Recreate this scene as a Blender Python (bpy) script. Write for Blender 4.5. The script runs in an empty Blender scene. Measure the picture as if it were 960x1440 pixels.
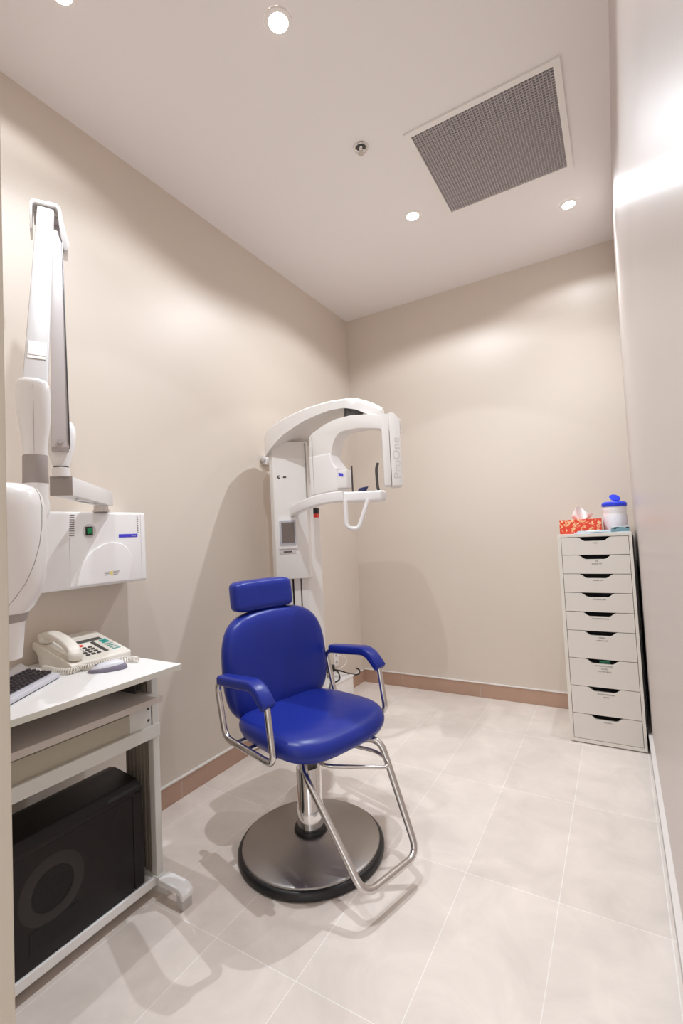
import bpy, bmesh, math, random
from mathutils import Vector, Matrix
random.seed(7)
SC = bpy.context.scene
COL = SC.collection
PI = math.pi

# ------------------------------------------------------------------ camera
CAMZ = 1.2241
cam = bpy.data.cameras.new('camera')
cam.sensor_fit = 'HORIZONTAL'; cam.sensor_width = 36.0
cam.lens = 36.0 * 658.29 / 960.0
cam.clip_start = 0.01; cam.clip_end = 60
camo = bpy.data.objects.new('camera', cam); COL.objects.link(camo)
rx = (0.8602001, 0.5077229, -0.0476779)
ry = (0.0630352, -0.0130856, 0.9979255)
rz = (0.5060458, -0.8614210, -0.0432607)
camo.matrix_world = Matrix(((rx[0], ry[0], rz[0], 0), (rx[1], ry[1], rz[1], 0), (rx[2], ry[2], rz[2], CAMZ), (0, 0, 0, 1)))
SC.camera = camo

# ------------------------------------------------------------------ world, exposure, lamps
w = bpy.data.worlds.new('world'); SC.world = w; w.use_nodes = True
WORLD_STRENGTH = 1.0
w.node_tree.nodes['Background'].inputs[0].default_value = (0.97, 0.985, 1.0, 1)
w.node_tree.nodes['Background'].inputs[1].default_value = WORLD_STRENGTH
SC.view_settings.view_transform = 'Standard'
SC.view_settings.look = 'None'
SC.view_settings.gamma = 1.0
SC.view_settings.use_curve_mapping = False
SC.view_settings.exposure = 0.69
SC.cycles.diffuse_bounces = 8
SC.cycles.max_bounces = 12
LAMP_W = 40
LAMP_COL = (0.90, 0.965, 1.03)
BEAM = (0.47, 0.50, 0.12, 0.11)
CORE = (0.14, 0.20, 0.04, 0.05)
PEAK = (0.70, 1.15, 0.62, 0.55)
H = 3.0
XL, XR, YB, YF = -1.873, 0.085, 3.415, 0.30
DOWNLIGHTS = [(-0.902, 1.263), (-0.892, 2.473), (-0.125, 2.884), (-1.431, 0.815)]
for i, (x, y) in enumerate(DOWNLIGHTS):
    l = bpy.data.lights.new('downlight_beam', 'SPOT'); l.energy = LAMP_W * BEAM[i]
    l.color = LAMP_COL; l.spot_size = math.radians(150); l.spot_blend = 0.25; l.shadow_soft_size = 0.013
    o = bpy.data.objects.new('downlight_beam', l); COL.objects.link(o); o.location = (x, y, H - 0.03)
    l3 = bpy.data.lights.new('downlight_peak', 'SPOT'); l3.energy = LAMP_W * PEAK[i]
    l3.color = LAMP_COL; l3.spot_size = math.radians(92); l3.spot_blend = 1.0; l3.shadow_soft_size = 0.013
    o = bpy.data.objects.new('downlight_peak', l3); COL.objects.link(o); o.location = (x, y, H - 0.03)
    l2 = bpy.data.lights.new('downlight_core', 'SPOT'); l2.energy = LAMP_W * CORE[i]
    l2.color = LAMP_COL; l2.spot_size = math.radians(96); l2.spot_blend = 0.12; l2.shadow_soft_size = 0.013
    o = bpy.data.objects.new('downlight_core', l2); COL.objects.link(o); o.location = (x, y, H - 0.03)

# ------------------------------------------------------------------ materials
def mat(name, col, rough=0.5, metal=0.0, coat=0.0, spec=None, emit=None, es=0.0, bump=0.0, bscale=60, var=0.0, vscale=4, aniso=0.0):
    m = bpy.data.materials.new(name); m.use_nodes = True
    nt = m.node_tree; b = nt.nodes['Principled BSDF']
    c = (col[0], col[1], col[2], 1)
    b.inputs['Base Color'].default_value = c
    b.inputs['Roughness'].default_value = rough
    b.inputs['Metallic'].default_value = metal
    b.inputs['Coat Weight'].default_value = coat
    b.inputs['Coat Roughness'].default_value = 0.12
    if aniso: b.inputs['Anisotropic'].default_value = aniso
    if spec is not None: b.inputs['Specular IOR Level'].default_value = spec
    if emit:
        b.inputs['Emission Color'].default_value = (*emit, 1); b.inputs['Emission Strength'].default_value = es
    tc = nt.nodes.new('ShaderNodeTexCoord')
    if var:
        n = nt.nodes.new('ShaderNodeTexNoise'); n.inputs['Scale'].default_value = vscale; n.inputs['Detail'].default_value = 4
        nt.links.new(tc.outputs['Object'], n.inputs['Vector'])
        mx = nt.nodes.new('ShaderNodeMix'); mx.data_type = 'RGBA'
        mx.inputs[6].default_value = tuple(v * (1 - var) for v in col) + (1,)
        mx.inputs[7].default_value = tuple(min(1, v * (1 + var)) for v in col) + (1,)
        nt.links.new(n.outputs['Fac'], mx.inputs[0]); nt.links.new(mx.outputs[2], b.inputs['Base Color'])
    if bump:
        n = nt.nodes.new('ShaderNodeTexNoise'); n.inputs['Scale'].default_value = bscale; n.inputs['Detail'].default_value = 3
        nt.links.new(tc.outputs['Object'], n.inputs['Vector'])
        bp = nt.nodes.new('ShaderNodeBump'); bp.inputs['Strength'].default_value = bump; bp.inputs['Distance'].default_value = 0.002
        nt.links.new(n.outputs['Fac'], bp.inputs['Height']); nt.links.new(bp.outputs['Normal'], b.inputs['Normal'])
    return m

M = {}
M['wall'] = mat('wall_paint', (0.67, 0.595, 0.52), 0.42, bump=0.08, bscale=300, spec=0.4)
M['ceil'] = mat('ceiling_paint', (0.84, 0.80, 0.79), 0.8)
M['jamb'] = mat('jamb_paint', (0.62, 0.56, 0.47), 0.5)
M['white'] = mat('white_plastic', (0.84, 0.825, 0.82), 0.28, coat=0.3)
M['cream'] = mat('warm_white_plastic', (0.78, 0.745, 0.70), 0.3, coat=0.2)
M['machine'] = mat('machine_white', (0.82, 0.795, 0.77), 0.3, coat=0.25)
M['greyband'] = mat('grey_band', (0.36, 0.32, 0.305), 0.4, bump=0.1, bscale=200)
M['lgrey'] = mat('light_grey_plastic', (0.60, 0.57, 0.56), 0.4)
M['armgrey'] = mat('arm_grey', (0.50, 0.45, 0.44), 0.4)
M['armwhite'] = mat('arm_white', (0.66, 0.65, 0.655), 0.35)
M['dgrey'] = mat('dark_grey', (0.06, 0.055, 0.055), 0.4)
M['black'] = mat('black_plastic', (0.008, 0.008, 0.009), 0.4)
M['case'] = mat('case_black', (0.010, 0.0065, 0.006), 0.42, spec=0.3, bump=0.3, bscale=500)
M['case2'] = mat('case_black_vent', (0.004, 0.004, 0.004), 0.6)
M['seam'] = mat('seam_grey', (0.33, 0.31, 0.30), 0.6)
M['slot'] = mat('slot_brown', (0.10, 0.075, 0.07), 0.7)
M['case3'] = mat('case_surround', (0.017, 0.011, 0.010), 0.5)
M['chrome'] = mat('chrome', (0.82, 0.81, 0.80), 0.09, 1.0)
M['satin'] = mat('satin_tube', (0.66, 0.63, 0.61), 0.2, 1.0)
M['brushed'] = mat('brushed_steel', (0.40, 0.375, 0.36), 0.34, 1.0, bump=0.15, bscale=400)
M['rubber'] = mat('black_rubber', (0.012, 0.011, 0.013), 0.35)
M['vinyl'] = mat('blue_vinyl', (0.013, 0.027, 0.255), 0.30, spec=0.32, bump=0.12, bscale=350)
M['blue'] = mat('badge_blue', (0.06, 0.05, 0.62), 0.35)
M['navy'] = mat('navy_plastic', (0.02, 0.025, 0.10), 0.3)
M['lidblue'] = mat('lid_blue', (0.02, 0.05, 0.72), 0.35)
M['green'] = mat('switch_green', (0.0, 0.10, 0.04), 0.25, emit=(0.0, 0.5, 0.12), es=0.10)
M['greenbox'] = mat('green_card', (0.02, 0.22, 0.12), 0.5)
M['red'] = mat('red_plastic', (0.75, 0.05, 0.03), 0.35)
M['teal'] = mat('teal_print', (0.02, 0.38, 0.33), 0.5)
M['bezel2'] = mat('pale_lettering', (0.62, 0.60, 0.59), 0.4)
M['screen'] = mat('screen_glass', (0.17, 0.135, 0.12), 0.15)
M['bezel'] = mat('bezel_grey', (0.46, 0.46, 0.50), 0.35)
M['desk'] = mat('desk_laminate', (0.84, 0.83, 0.82), 0.38)
M['deskframe'] = mat('desk_frame', (0.66, 0.655, 0.62), 0.45)
M['tray'] = mat('tray_laminate', (0.55, 0.50, 0.46), 0.5)
M['apron'] = mat('apron_olive', (0.42, 0.39, 0.31), 0.5)
M['ribbed'] = mat('leg_profile', (0.30, 0.265, 0.22), 0.45)
M['edge'] = mat('edge_band', (0.60, 0.585, 0.52), 0.5)
M['cab'] = mat('cabinet_white', (0.76, 0.715, 0.66), 0.3)
M['cabedge'] = mat('cabinet_frame', (0.78, 0.74, 0.67), 0.35)
M['cabshade'] = mat('cabinet_inside_shade', (0.02, 0.018, 0.018), 0.8)  # white drawer interiors painted near-black for the shade inside them
M['ink'] = mat('label_ink', (0.06, 0.05, 0.05), 0.6)
M['phone'] = mat('phone_cream', (0.76, 0.72, 0.65), 0.38)
M['phonekey'] = mat('phone_key', (0.66, 0.63, 0.60), 0.4)
M['lcd'] = mat('phone_display', (0.07, 0.07, 0.065), 0.3)
M['key'] = mat('key_black', (0.022, 0.016, 0.022), 0.4)
M['silver'] = mat('silver_plastic', (0.62, 0.62, 0.68), 0.4)
M['mouseg'] = mat('mouse_purple_grey', (0.20, 0.18, 0.24), 0.4)
M['mousew'] = mat('mouse_pale', (0.70, 0.70, 0.76), 0.3)
M['tissue'] = mat('tissue_paper', (0.88, 0.83, 0.82), 0.9)
M['cloth'] = mat('pale_blue_cloth', (0.70, 0.77, 0.81), 0.85, bump=0.3, bscale=200)
M['cloth2'] = mat('teal_cloth_edge', (0.20, 0.36, 0.42), 0.85)
M['trimmetal'] = mat('strip_metal', (0.36, 0.355, 0.365), 0.3, 0.3)
M['frame'] = mat('grille_frame', (0.84, 0.80, 0.77), 0.45)
M['grid'] = mat('grille_grid', (0.56, 0.51, 0.51), 0.5)
M['gridback'] = mat('grille_void', (0.10, 0.09, 0.093), 0.8)
M['bulb'] = mat('lamp_glass', (1, 1, 1), 0.3, emit=(1, 0.96, 0.92), es=14)
M['yellow'] = mat('warning_yellow', (0.80, 0.66, 0.18), 0.5)
M['caulk'] = mat('caulk_white', (0.75, 0.71, 0.68), 0.3)

def gloss_wall():
    m = mat('glossy_wall_paint', (0.58, 0.515, 0.48), 0.2, spec=0.45)
    nt = m.node_tree; b = nt.nodes['Principled BSDF']
    b.inputs['Roughness'].default_value = 0.34
    tc = nt.nodes.new('ShaderNodeTexCoord'); mp = nt.nodes.new('ShaderNodeMapping')
    mp.inputs['Scale'].default_value = (1, 14, 0.6)
    n = nt.nodes.new('ShaderNodeTexNoise'); n.inputs['Scale'].default_value = 6
    bp = nt.nodes.new('ShaderNodeBump'); bp.inputs['Strength'].default_value = 0.12; bp.inputs['Distance'].default_value = 0.003
    nt.links.new(tc.outputs['Object'], mp.inputs['Vector']); nt.links.new(mp.outputs[0], n.inputs['Vector'])
    nt.links.new(n.outputs['Fac'], bp.inputs['Height']); nt.links.new(bp.outputs['Normal'], b.inputs['Normal'])
    return m
M['gloss'] = gloss_wall()

def tile_mat(name, c1, c2, grout, bw, rh, off, axes, rough, cloud):
    m = bpy.data.materials.new(name); m.use_nodes = True; nt = m.node_tree; b = nt.nodes['Principled BSDF']
    tc = nt.nodes.new('ShaderNodeTexCoord'); sx = nt.nodes.new('ShaderNodeSeparateXYZ'); cx = nt.nodes.new('ShaderNodeCombineXYZ')
    nt.links.new(tc.outputs['Object'], sx.inputs[0])
    for k, ax in enumerate(axes):
        a = nt.nodes.new('ShaderNodeMath'); a.operation = 'ADD'; a.inputs[1].default_value = off[k]
        if ax: nt.links.new(sx.outputs[ax], a.inputs[0])
        else: a.inputs[0].default_value = 0
        nt.links.new(a.outputs[0], cx.inputs[k])
    br = nt.nodes.new('ShaderNodeTexBrick'); br.offset = 0; br.squash = 1
    br.inputs['Scale'].default_value = 1; br.inputs['Mortar Size'].default_value = 0.0016; br.inputs['Mortar Smooth'].default_value = 0.3
    br.inputs['Brick Width'].default_value = bw; br.inputs['Row Height'].default_value = rh; br.inputs['Bias'].default_value = 0
    br.inputs['Color1'].default_value = (*c1, 1); br.inputs['Color2'].default_value = (*c2, 1); br.inputs['Mortar'].default_value = (*grout, 1)
    nt.links.new(cx.outputs[0], br.inputs['Vector'])
    n = nt.nodes.new('ShaderNodeTexNoise'); n.inputs['Scale'].default_value = 5.0; n.inputs['Detail'].default_value = 8; n.inputs['Roughness'].default_value = 0.62
    n.inputs['Distortion'].default_value = 0.6
    nt.links.new(tc.outputs['Object'], n.inputs['Vector'])
    rp = nt.nodes.new('ShaderNodeMapRange'); rp.inputs[1].default_value = 0.3; rp.inputs[2].default_value = 0.7
    rp.inputs[3].default_value = 1 - cloud; rp.inputs[4].default_value = 1 + cloud * 0.5
    nt.links.new(n.outputs['Fac'], rp.inputs[0])
    vm = nt.nodes.new('ShaderNodeVectorMath'); vm.operation = 'SCALE'
    nt.links.new(br.outputs['Color'], vm.inputs[0]); nt.links.new(rp.outputs[0], vm.inputs['Scale'])
    nt.links.new(vm.outputs[0], b.inputs['Base Color'])
    b.inputs['Roughness'].default_value = rough
    bp = nt.nodes.new('ShaderNodeBump'); bp.inputs['Strength'].default_value = 0.3; bp.inputs['Distance'].default_value = 0.001; bp.invert = True
    nt.links.new(br.outputs['Fac'], bp.inputs['Height']); nt.links.new(bp.outputs['Normal'], b.inputs['Normal'])
    return m
M['floor'] = tile_mat('floor_tile', (0.73, 0.655, 0.595), (0.77, 0.695, 0.635), (0.88, 0.84, 0.79), 0.3, 0.61, (0.24 + 3.0, -1.67 + 6.1, 0), ('X', 'Y', None), 0.36, 0.13)
M['base'] = tile_mat('skirting_tile', (0.45, 0.29, 0.215), (0.48, 0.31, 0.23), (0.55, 0.46, 0.40), 0.6, 2.0, (0.32 + 6, 1.0, 0), ('X', 'Z', None), 0.4, 0.06)
M['base_l'] = tile_mat('skirting_tile_left', (0.45, 0.29, 0.215), (0.48, 0.31, 0.23), (0.55, 0.46, 0.40), 0.6, 2.0, (0.25 + 6, 1.0, 0), ('Y', 'Z', None), 0.4, 0.06)

# printed tissue carton: red with cream and gold blossoms
def carton():
    m = mat('floral_card', (0.75, 0.06, 0.02), 0.45); nt = m.node_tree; b = nt.nodes['Principled BSDF']
    tc = nt.nodes.new('ShaderNodeTexCoord')
    v = nt.nodes.new('ShaderNodeTexVoronoi'); v.inputs['Scale'].default_value = 34; v.feature = 'F1'
    nz = nt.nodes.new('ShaderNodeTexNoise'); nz.inputs['Scale'].default_value = 30; nz.inputs['Distortion'].default_value = 3
    nt.links.new(tc.outputs['Object'], v.inputs['Vector']); nt.links.new(tc.outputs['Object'], nz.inputs['Vector'])
    r1 = nt.nodes.new('ShaderNodeValToRGB'); r1.color_ramp.interpolation = 'CONSTANT'
    e = r1.color_ramp.elements; e[0].position = 0; e[0].color = (0.85, 0.55, 0.10, 1); e[1].position = 0.10; e[1].color = (0.75, 0.06, 0.02, 1)
    x = e.new(0.22); x.color = (0.85, 0.58, 0.32, 1); x = e.new(0.32); x.color = (0.72, 0.05, 0.02, 1)
    nt.links.new(v.outputs['Distance'], r1.inputs[0])
    r2 = nt.nodes.new('ShaderNodeValToRGB'); r2.color_ramp.interpolation = 'CONSTANT'
    e = r2.color_ramp.elements; e[0].color = (0, 0, 0, 1); e[1].position = 0.60; e[1].color = (1, 1, 1, 1)
    nt.links.new(nz.outputs['Fac'], r2.inputs[0])
    mx = nt.nodes.new('ShaderNodeMix'); mx.data_type = 'RGBA'; mx.inputs[7].default_value = (0.86, 0.56, 0.28, 1)
    nt.links.new(r2.outputs[0], mx.inputs[0]); nt.links.new(r1.outputs[0], mx.inputs[6]); nt.links.new(mx.outputs[2], b.inputs['Base Color'])
    return m
M['carton'] = carton()
M['print'] = mat('printed_label', (0.80, 0.79, 0.84), 0.5, var=0.12, vscale=120)

# ------------------------------------------------------------------ mesh helpers
def new():
    return bmesh.new()
def V(*a): return Vector(a)
def obj(name, bm, m, parent=None, smooth=40, origin=None):
    me = bpy.data.meshes.new(name)
    bmesh.ops.recalc_face_normals(bm, faces=bm.faces[:])
    if origin is not None:
        bmesh.ops.translate(bm, verts=bm.verts[:], vec=-Vector(origin))
    bm.to_mesh(me); bm.free()
    ms = m if isinstance(m, (list, tuple)) else [m]
    for k in ms: me.materials.append(M[k])
    if smooth:
        for p in me.polygons: p.use_smooth = True
        me.set_sharp_from_angle(angle=math.radians(smooth))
    o = bpy.data.objects.new(name, me); COL.objects.link(o)
    if origin is not None: o.location = origin
    if parent is not None:
        o.parent = parent
        pw = Vector((0, 0, 0)); p = parent
        while p is not None: pw += p.location; p = p.parent
        o.location = o.location - pw
    return o
def thing(name, label, cat, loc=(0, 0, 0), group=None):
    o = bpy.data.objects.new(name, None); COL.objects.link(o); o.location = loc
    o.empty_display_size = 0.05
    o['label'] = label; o['category'] = cat
    if group: o['group'] = group
    return o
def tag(o, label, cat, group=None):
    o['label'] = label; o['category'] = cat
    if group: o['group'] = group
    return o
def struct(name, bm, m, smooth=30):
    o = obj(name, bm, m, None, smooth); o['kind'] = 'structure'; return o
def bevel(bm, r, seg=2, geom=None):
    if r > 0:
        g = geom if geom is not None else [e for e in bm.edges if e.is_manifold and e.calc_face_angle(0) > 0.35]
        bmesh.ops.bevel(bm, geom=g, offset=r, segments=seg, profile=0.6, affect='EDGES', clamp_overlap=True)
def merge(dst, src):
    me = bpy.data.meshes.new('tmp'); src.to_mesh(me); src.free(); dst.from_mesh(me); bpy.data.meshes.remove(me)
def box(bm, x0, y0, z0, x1, y1, z1, r=0.0, seg=2, rot=0, piv=None, mi=0):
    t = new()
    bmesh.ops.create_cube(t, size=1)
    bmesh.ops.scale(t, verts=t.verts[:], vec=(abs(x1 - x0), abs(y1 - y0), abs(z1 - z0)))
    c = V((x0 + x1) / 2, (y0 + y1) / 2, (z0 + z1) / 2)
    bmesh.ops.translate(t, verts=t.verts[:], vec=c)
    bevel(t, r, seg)
    if rot:
        p = Vector(piv) if piv else c
        bmesh.ops.rotate(t, verts=t.verts[:], cent=p, matrix=Matrix.Rotation(rot, 3, 'Z'))
    for f in t.faces: f.material_index = mi
    merge(bm, t); return bm
def xform(bm, M4):
    bmesh.ops.transform(bm, matrix=M4, verts=bm.verts[:]); return bm
def frame(o, x, y, z):
    return Matrix(((x[0], y[0], z[0], o[0]), (x[1], y[1], z[1], o[1]), (x[2], y[2], z[2], o[2]), (0, 0, 0, 1)))
def prism(bm, pts, o, u, v, n, th, r=0.0, seg=2, mi=0):
    """polygon pts (a,b) in the frame o,u,v extruded by th along n"""
    t = new()
    o, u, v, n = Vector(o), Vector(u), Vector(v), Vector(n)
    a = [t.verts.new(o + u * p[0] + v * p[1]) for p in pts]
    b = [t.verts.new(o + u * p[0] + v * p[1] + n * th) for p in pts]
    t.faces.new(a[::-1]); t.faces.new(b)
    k = len(pts)
    for i in range(k): t.faces.new((a[i], a[(i + 1) % k], b[(i + 1) % k], b[i]))
    bmesh.ops.recalc_face_normals(t, faces=t.faces[:])
    bevel(t, r, seg)
    for f in t.faces: f.material_index = mi
    merge(bm, t); return bm
def vprism(bm, plan, z0, z1, r=0.0, seg=2, mi=0):
    return prism(bm, plan, (0, 0, z0), (1, 0, 0), (0, 1, 0), (0, 0, 1), z1 - z0, r, seg, mi)
def lathe(bm, prof, c=(0, 0, 0), n=40, axis='Z', cap=True, mi=0):
    t = new(); rings = []
    for (r, z) in prof:
        if r < 1e-5: rings.append([t.verts.new((0, 0, z))])
        else: rings.append([t.verts.new((r * math.cos(2 * PI * i / n), r * math.sin(2 * PI * i / n), z)) for i in range(n)])
    for a, b in zip(rings, rings[1:]):
        for i in range(n):
            j = (i + 1) % n
            if len(a) == 1 and len(b) == 1: continue
            if len(a) == 1: t.faces.new((a[0], b[i], b[j]))
            elif len(b) == 1: t.faces.new((a[i], a[j], b[0]))
            else: t.faces.new((a[i], a[j], b[j], b[i]))
    if cap:
        for rg in (rings[0], rings[-1]):
            if len(rg) > 2: t.faces.new(rg)
    if axis == 'X': xform(t, Matrix.Rotation(PI / 2, 4, 'Y'))
    if axis == 'Y': xform(t, Matrix.Rotation(-PI / 2, 4, 'X'))
    bmesh.ops.translate(t, verts=t.verts[:], vec=c)
    for f in t.faces: f.material_index = mi
    bmesh.ops.recalc_face_normals(t, faces=t.faces[:])
    merge(bm, t); return bm
def cylbetween(bm, a, b, r0, r1=None, n=24, mi=0):
    a, b = Vector(a), Vector(b); r1 = r0 if r1 is None else r1
    L = (b - a).length; t = new(); lathe(t, [(r0, 0), (r1, L)], n=n)
    q = Vector((0, 0, 1)).rotation_difference((b - a).normalized()).to_matrix().to_4x4()
    xform(t, Matrix.Translation(a) @ q)
    for f in t.faces: f.material_index = mi
    merge(bm, t); return bm
def fillet(pts, r, k=6, closed=False):
    pts = [Vector(p) for p in pts]; n = len(pts); out = []
    for i, p in enumerate(pts):
        if not closed and i in (0, n - 1): out.append(p); continue
        a, b = pts[i - 1], pts[(i + 1) % n]
        da, db = (a - p), (b - p); ra = min(r, da.length * 0.48, db.length * 0.48)
        p0 = p + da.normalized() * ra; p1 = p + db.normalized() * ra
        for j in range(k + 1):
            t = j / k; out.append(p0 * (1 - t) ** 2 + p * 2 * t * (1 - t) + p1 * t * t)
    return out
def spline(pts, k=8):
    pts = [Vector(p) for p in pts]; P = [pts[0] * 2 - pts[1]] + pts + [pts[-1] * 2 - pts[-2]]; out = []
    for i in range(1, len(P) - 2):
        for j in range(k):
            t = j / k
            out.append(0.5 * ((2 * P[i]) + (P[i + 1] - P[i - 1]) * t + (2 * P[i - 1] - 5 * P[i] + 4 * P[i + 1] - P[i + 2]) * t * t + (3 * P[i] - P[i - 1] - 3 * P[i + 1] + P[i + 2]) * t ** 3))
    out.append(pts[-1]); return out
def sweep(bm, path, sec, closed=False, up=None, scales=None, mi=0):
    """sec: list of (a,b) in side/normal frame"""
    t = new(); path = [Vector(p) for p in path]; n = len(path); rings = []
    nrm = None
    for i, p in enumerate(path):
        if closed: d = path[(i + 1) % n] - path[i - 1]
        else: d = path[min(i + 1, n - 1)] - path[max(i - 1, 0)]
        d.normalize()
        if up is not None: ref = Vector(up)
        elif nrm is None: ref = Vector((0, 0, 1)) if abs(d.z) < 0.9 else Vector((1, 0, 0))
        else: ref = nrm
        s = d.cross(ref)
        if s.length < 1e-4: s = d.cross(Vector((0.3, 1, 0.1)))
        s.normalize(); nrm = s.cross(d).normalized()
        k = scales[i] if scales else 1
        if not isinstance(k, tuple): k = (k, k)
        rings.append([t.verts.new(p + s * a * k[0] + nrm * b * k[1]) for a, b in sec])
    m = len(sec)
    rr = list(zip(rings, rings[1:])) + ([(rings[-1], rings[0])] if closed else [])
    for a, b in rr:
        for i in range(m):
            j = (i + 1) % m; t.faces.new((a[i], a[j], b[j], b[i]))
    if not closed: t.faces.new(rings[0][::-1]); t.faces.new(rings[-1])
    bmesh.ops.recalc_face_normals(t, faces=t.faces[:])
    for f in t.faces: f.material_index = mi
    merge(bm, t); return bm
def circ(r, n=14): return [(r * math.cos(2 * PI * i / n), r * math.sin(2 * PI * i / n)) for i in range(n)]
def rrect(a, b, r, k=4):
    out = []
    for cx, cy, s in ((a - r, b - r, 0), (-a + r, b - r, 1), (-a + r, -b + r, 2), (a - r, -b + r, 3)):
        for j in range(k + 1):
            th = PI / 2 * (s + j / k); out.append((cx + r * math.cos(th), cy + r * math.sin(th)))
    return out
def tube(bm, pts, r, fr=0.0, closed=False, n=14, mi=0):
    p = fillet(pts, fr, 7, closed) if fr else [Vector(q) for q in pts]
    return sweep(bm, p, circ(r, n), closed, mi=mi)
def loft(bm, rings, cap=True, mi=0):
    t = new(); R = [[t.verts.new(p) for p in r] for r in rings]; m = len(R[0])
    for a, b in zip(R, R[1:]):
        for i in range(m):
            j = (i + 1) % m; t.faces.new((a[i], a[j], b[j], b[i]))
    if cap: t.faces.new(R[0][::-1]); t.faces.new(R[-1])
    bmesh.ops.recalc_face_normals(t, faces=t.faces[:])
    for f in t.faces: f.material_index = mi
    merge(bm, t); return bm
def text(name, s, size, o, u, v, m, parent, ext=0.0003, align='CENTER', sx=1.0):
    c = bpy.data.curves.new(name, 'FONT'); c.body = s; c.size = size; c.extrude = ext; c.align_x = align; c.align_y = 'CENTER'
    ob = bpy.data.objects.new('tmp', c)
    me = bpy.data.meshes.new_from_object(ob); bpy.data.objects.remove(ob); bpy.data.curves.remove(c)
    u = Vector(u).normalized(); v = Vector(v).normalized(); n = u.cross(v)
    me.transform(frame(o, u * sx, v, n))
    b = new(); b.from_mesh(me); bpy.data.meshes.remove(me)
    return obj(name, b, m, parent, 0)

# ------------------------------------------------------------------ the room
b = new(); box(b, -2.0, -0.6, -0.06, 0.25, 3.6, 0.0); struct('floor', b, 'floor', 0)
b = new(); box(b, -2.0, 0.1, H, 0.25, 3.6, H + 0.06); struct('ceiling', b, 'ceil', 0)
b = new(); box(b, XL - 0.1, 0.1, 0, XL, YB + 0.1, H); struct('wall_left', b, 'wall', 0)
b = new(); box(b, XL, YB, 0, XR + 0.1, YB + 0.1, H); struct('wall_back', b, 'wall', 0)
b = new(); box(b, XR, -0.6, 0, XR + 0.1, YB, H); struct('wall_right', b, 'gloss', 0)
b = new(); box(b, XL, 0.15, 0, -0.724, YF, H); box(b, -0.724, 0.15, 2.15, XR, YF, H); struct('wall_front', b, 'wall', 0)
b = new(); box(b, -0.724, 0.14, 0, -0.684, YF + 0.005, 2.15, 0.002); struct('door_1', b, 'jamb', 0)
b = new(); box(b, XL, YB - 0.012, 0, XR - 0.01, YB, 0.10, 0.002); struct('baseboard_back', b, 'base', 0)
b = new(); box(b, XL, YF, 0, XL + 0.012, YB - 0.012, 0.092, 0.002); struct('baseboard_left', b, 'base_l', 0)
b = new(); box(b, XR - 0.015, -0.5, 0, XR, YB - 0.012, 0.095, 0.002); struct('baseboard_right', b, 'trimmetal', 0)
b = new(); box(b, XL, YB - 0.016, 0.10, XR - 0.01, YB, 0.106); struct('trim_1', b, 'caulk', 0)
b = new(); box(b, XL, YF, 0.092, XL + 0.015, YB - 0.016, 0.098); struct('trim_2', b, 'caulk', 0)
b = new(); box(b, XR - 0.017, -0.5, 0.095, XR, YB - 0.016, 0.098); struct('trim_3', b, 'caulk', 0)

# ------------------------------------------------------------------ recessed lights
labs = ['recessed ceiling light above the blue chair, between the sprinkler and the top edge',
        'recessed ceiling light beside the front-left corner of the grey air grille',
        'small dim recessed ceiling light close to the glossy right wall',
        'recessed ceiling light in the near left corner above the wall-mounted x-ray arm']
first = None
for (x, y), lb in zip(DOWNLIGHTS, labs):
    if first is None:
        t = thing('recessed_light', lb, 'ceiling light', (x, y, H), 'round recessed ceiling lights')
        b = new(); lathe(b, [(0.034, -0.001), (0.034, -0.006), (0.048, -0.005), (0.05, -0.001)], (x, y, H), 40, cap=False)
        tr = obj('trim_ring', b, 'frame', t)
        b = new(); lathe(b, [(0.0, -0.009), (0.02, -0.008), (0.033, -0.003), (0.033, -0.001)], (x, y, H), 32)
        bu = obj('lamp', b, 'bulb', t)
        first = (t, tr, bu)
    else:
        r = first[0].copy(); COL.objects.link(r); r.location = (x, y, H); r['label'] = lb
        for p in first[1:]:
            c = p.copy(); COL.objects.link(c); c.parent = r

# ------------------------------------------------------------------ sprinkler
t = thing('fire_sprinkler', 'chrome fire sprinkler recessed in the ceiling between the lights and the air grille', 'sprinkler', (-0.914, 1.891, H))
b = new(); lathe(b, [(0.036, -0.001), (0.034, -0.006), (0.026, -0.005), (0.022, 0.0)], (-0.914, 1.891, H), 32, cap=False); obj('escutcheon', b, 'chrome', t)
b = new(); lathe(b, [(0.0, -0.002), (0.022, -0.0015), (0.022, -0.0005)], (-0.914, 1.891, H), 24); obj('cup', b, 'dgrey', t)
b = new(); lathe(b, [(0.010, 0), (0.008, -0.012), (0.004, -0.016), (0.004, -0.026)], (-0.914, 1.891, H), 16)
for s in (-1, 1): tube(b, [(-0.914 + s * 0.008, 1.891, H - 0.01), (-0.914 + s * 0.014, 1.891, H - 0.02), (-0.914, 1.891, H - 0.032)], 0.002, 0.005, n=8)
obj('sprinkler_head', b, 'chrome', t)
b = new(); lathe(b, [(0.0, -0.034), (0.014, -0.033), (0.014, -0.0315), (0.0, -0.031)], (-0.914, 1.891, H), 16); obj('deflector', b, 'satin', t)

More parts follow.
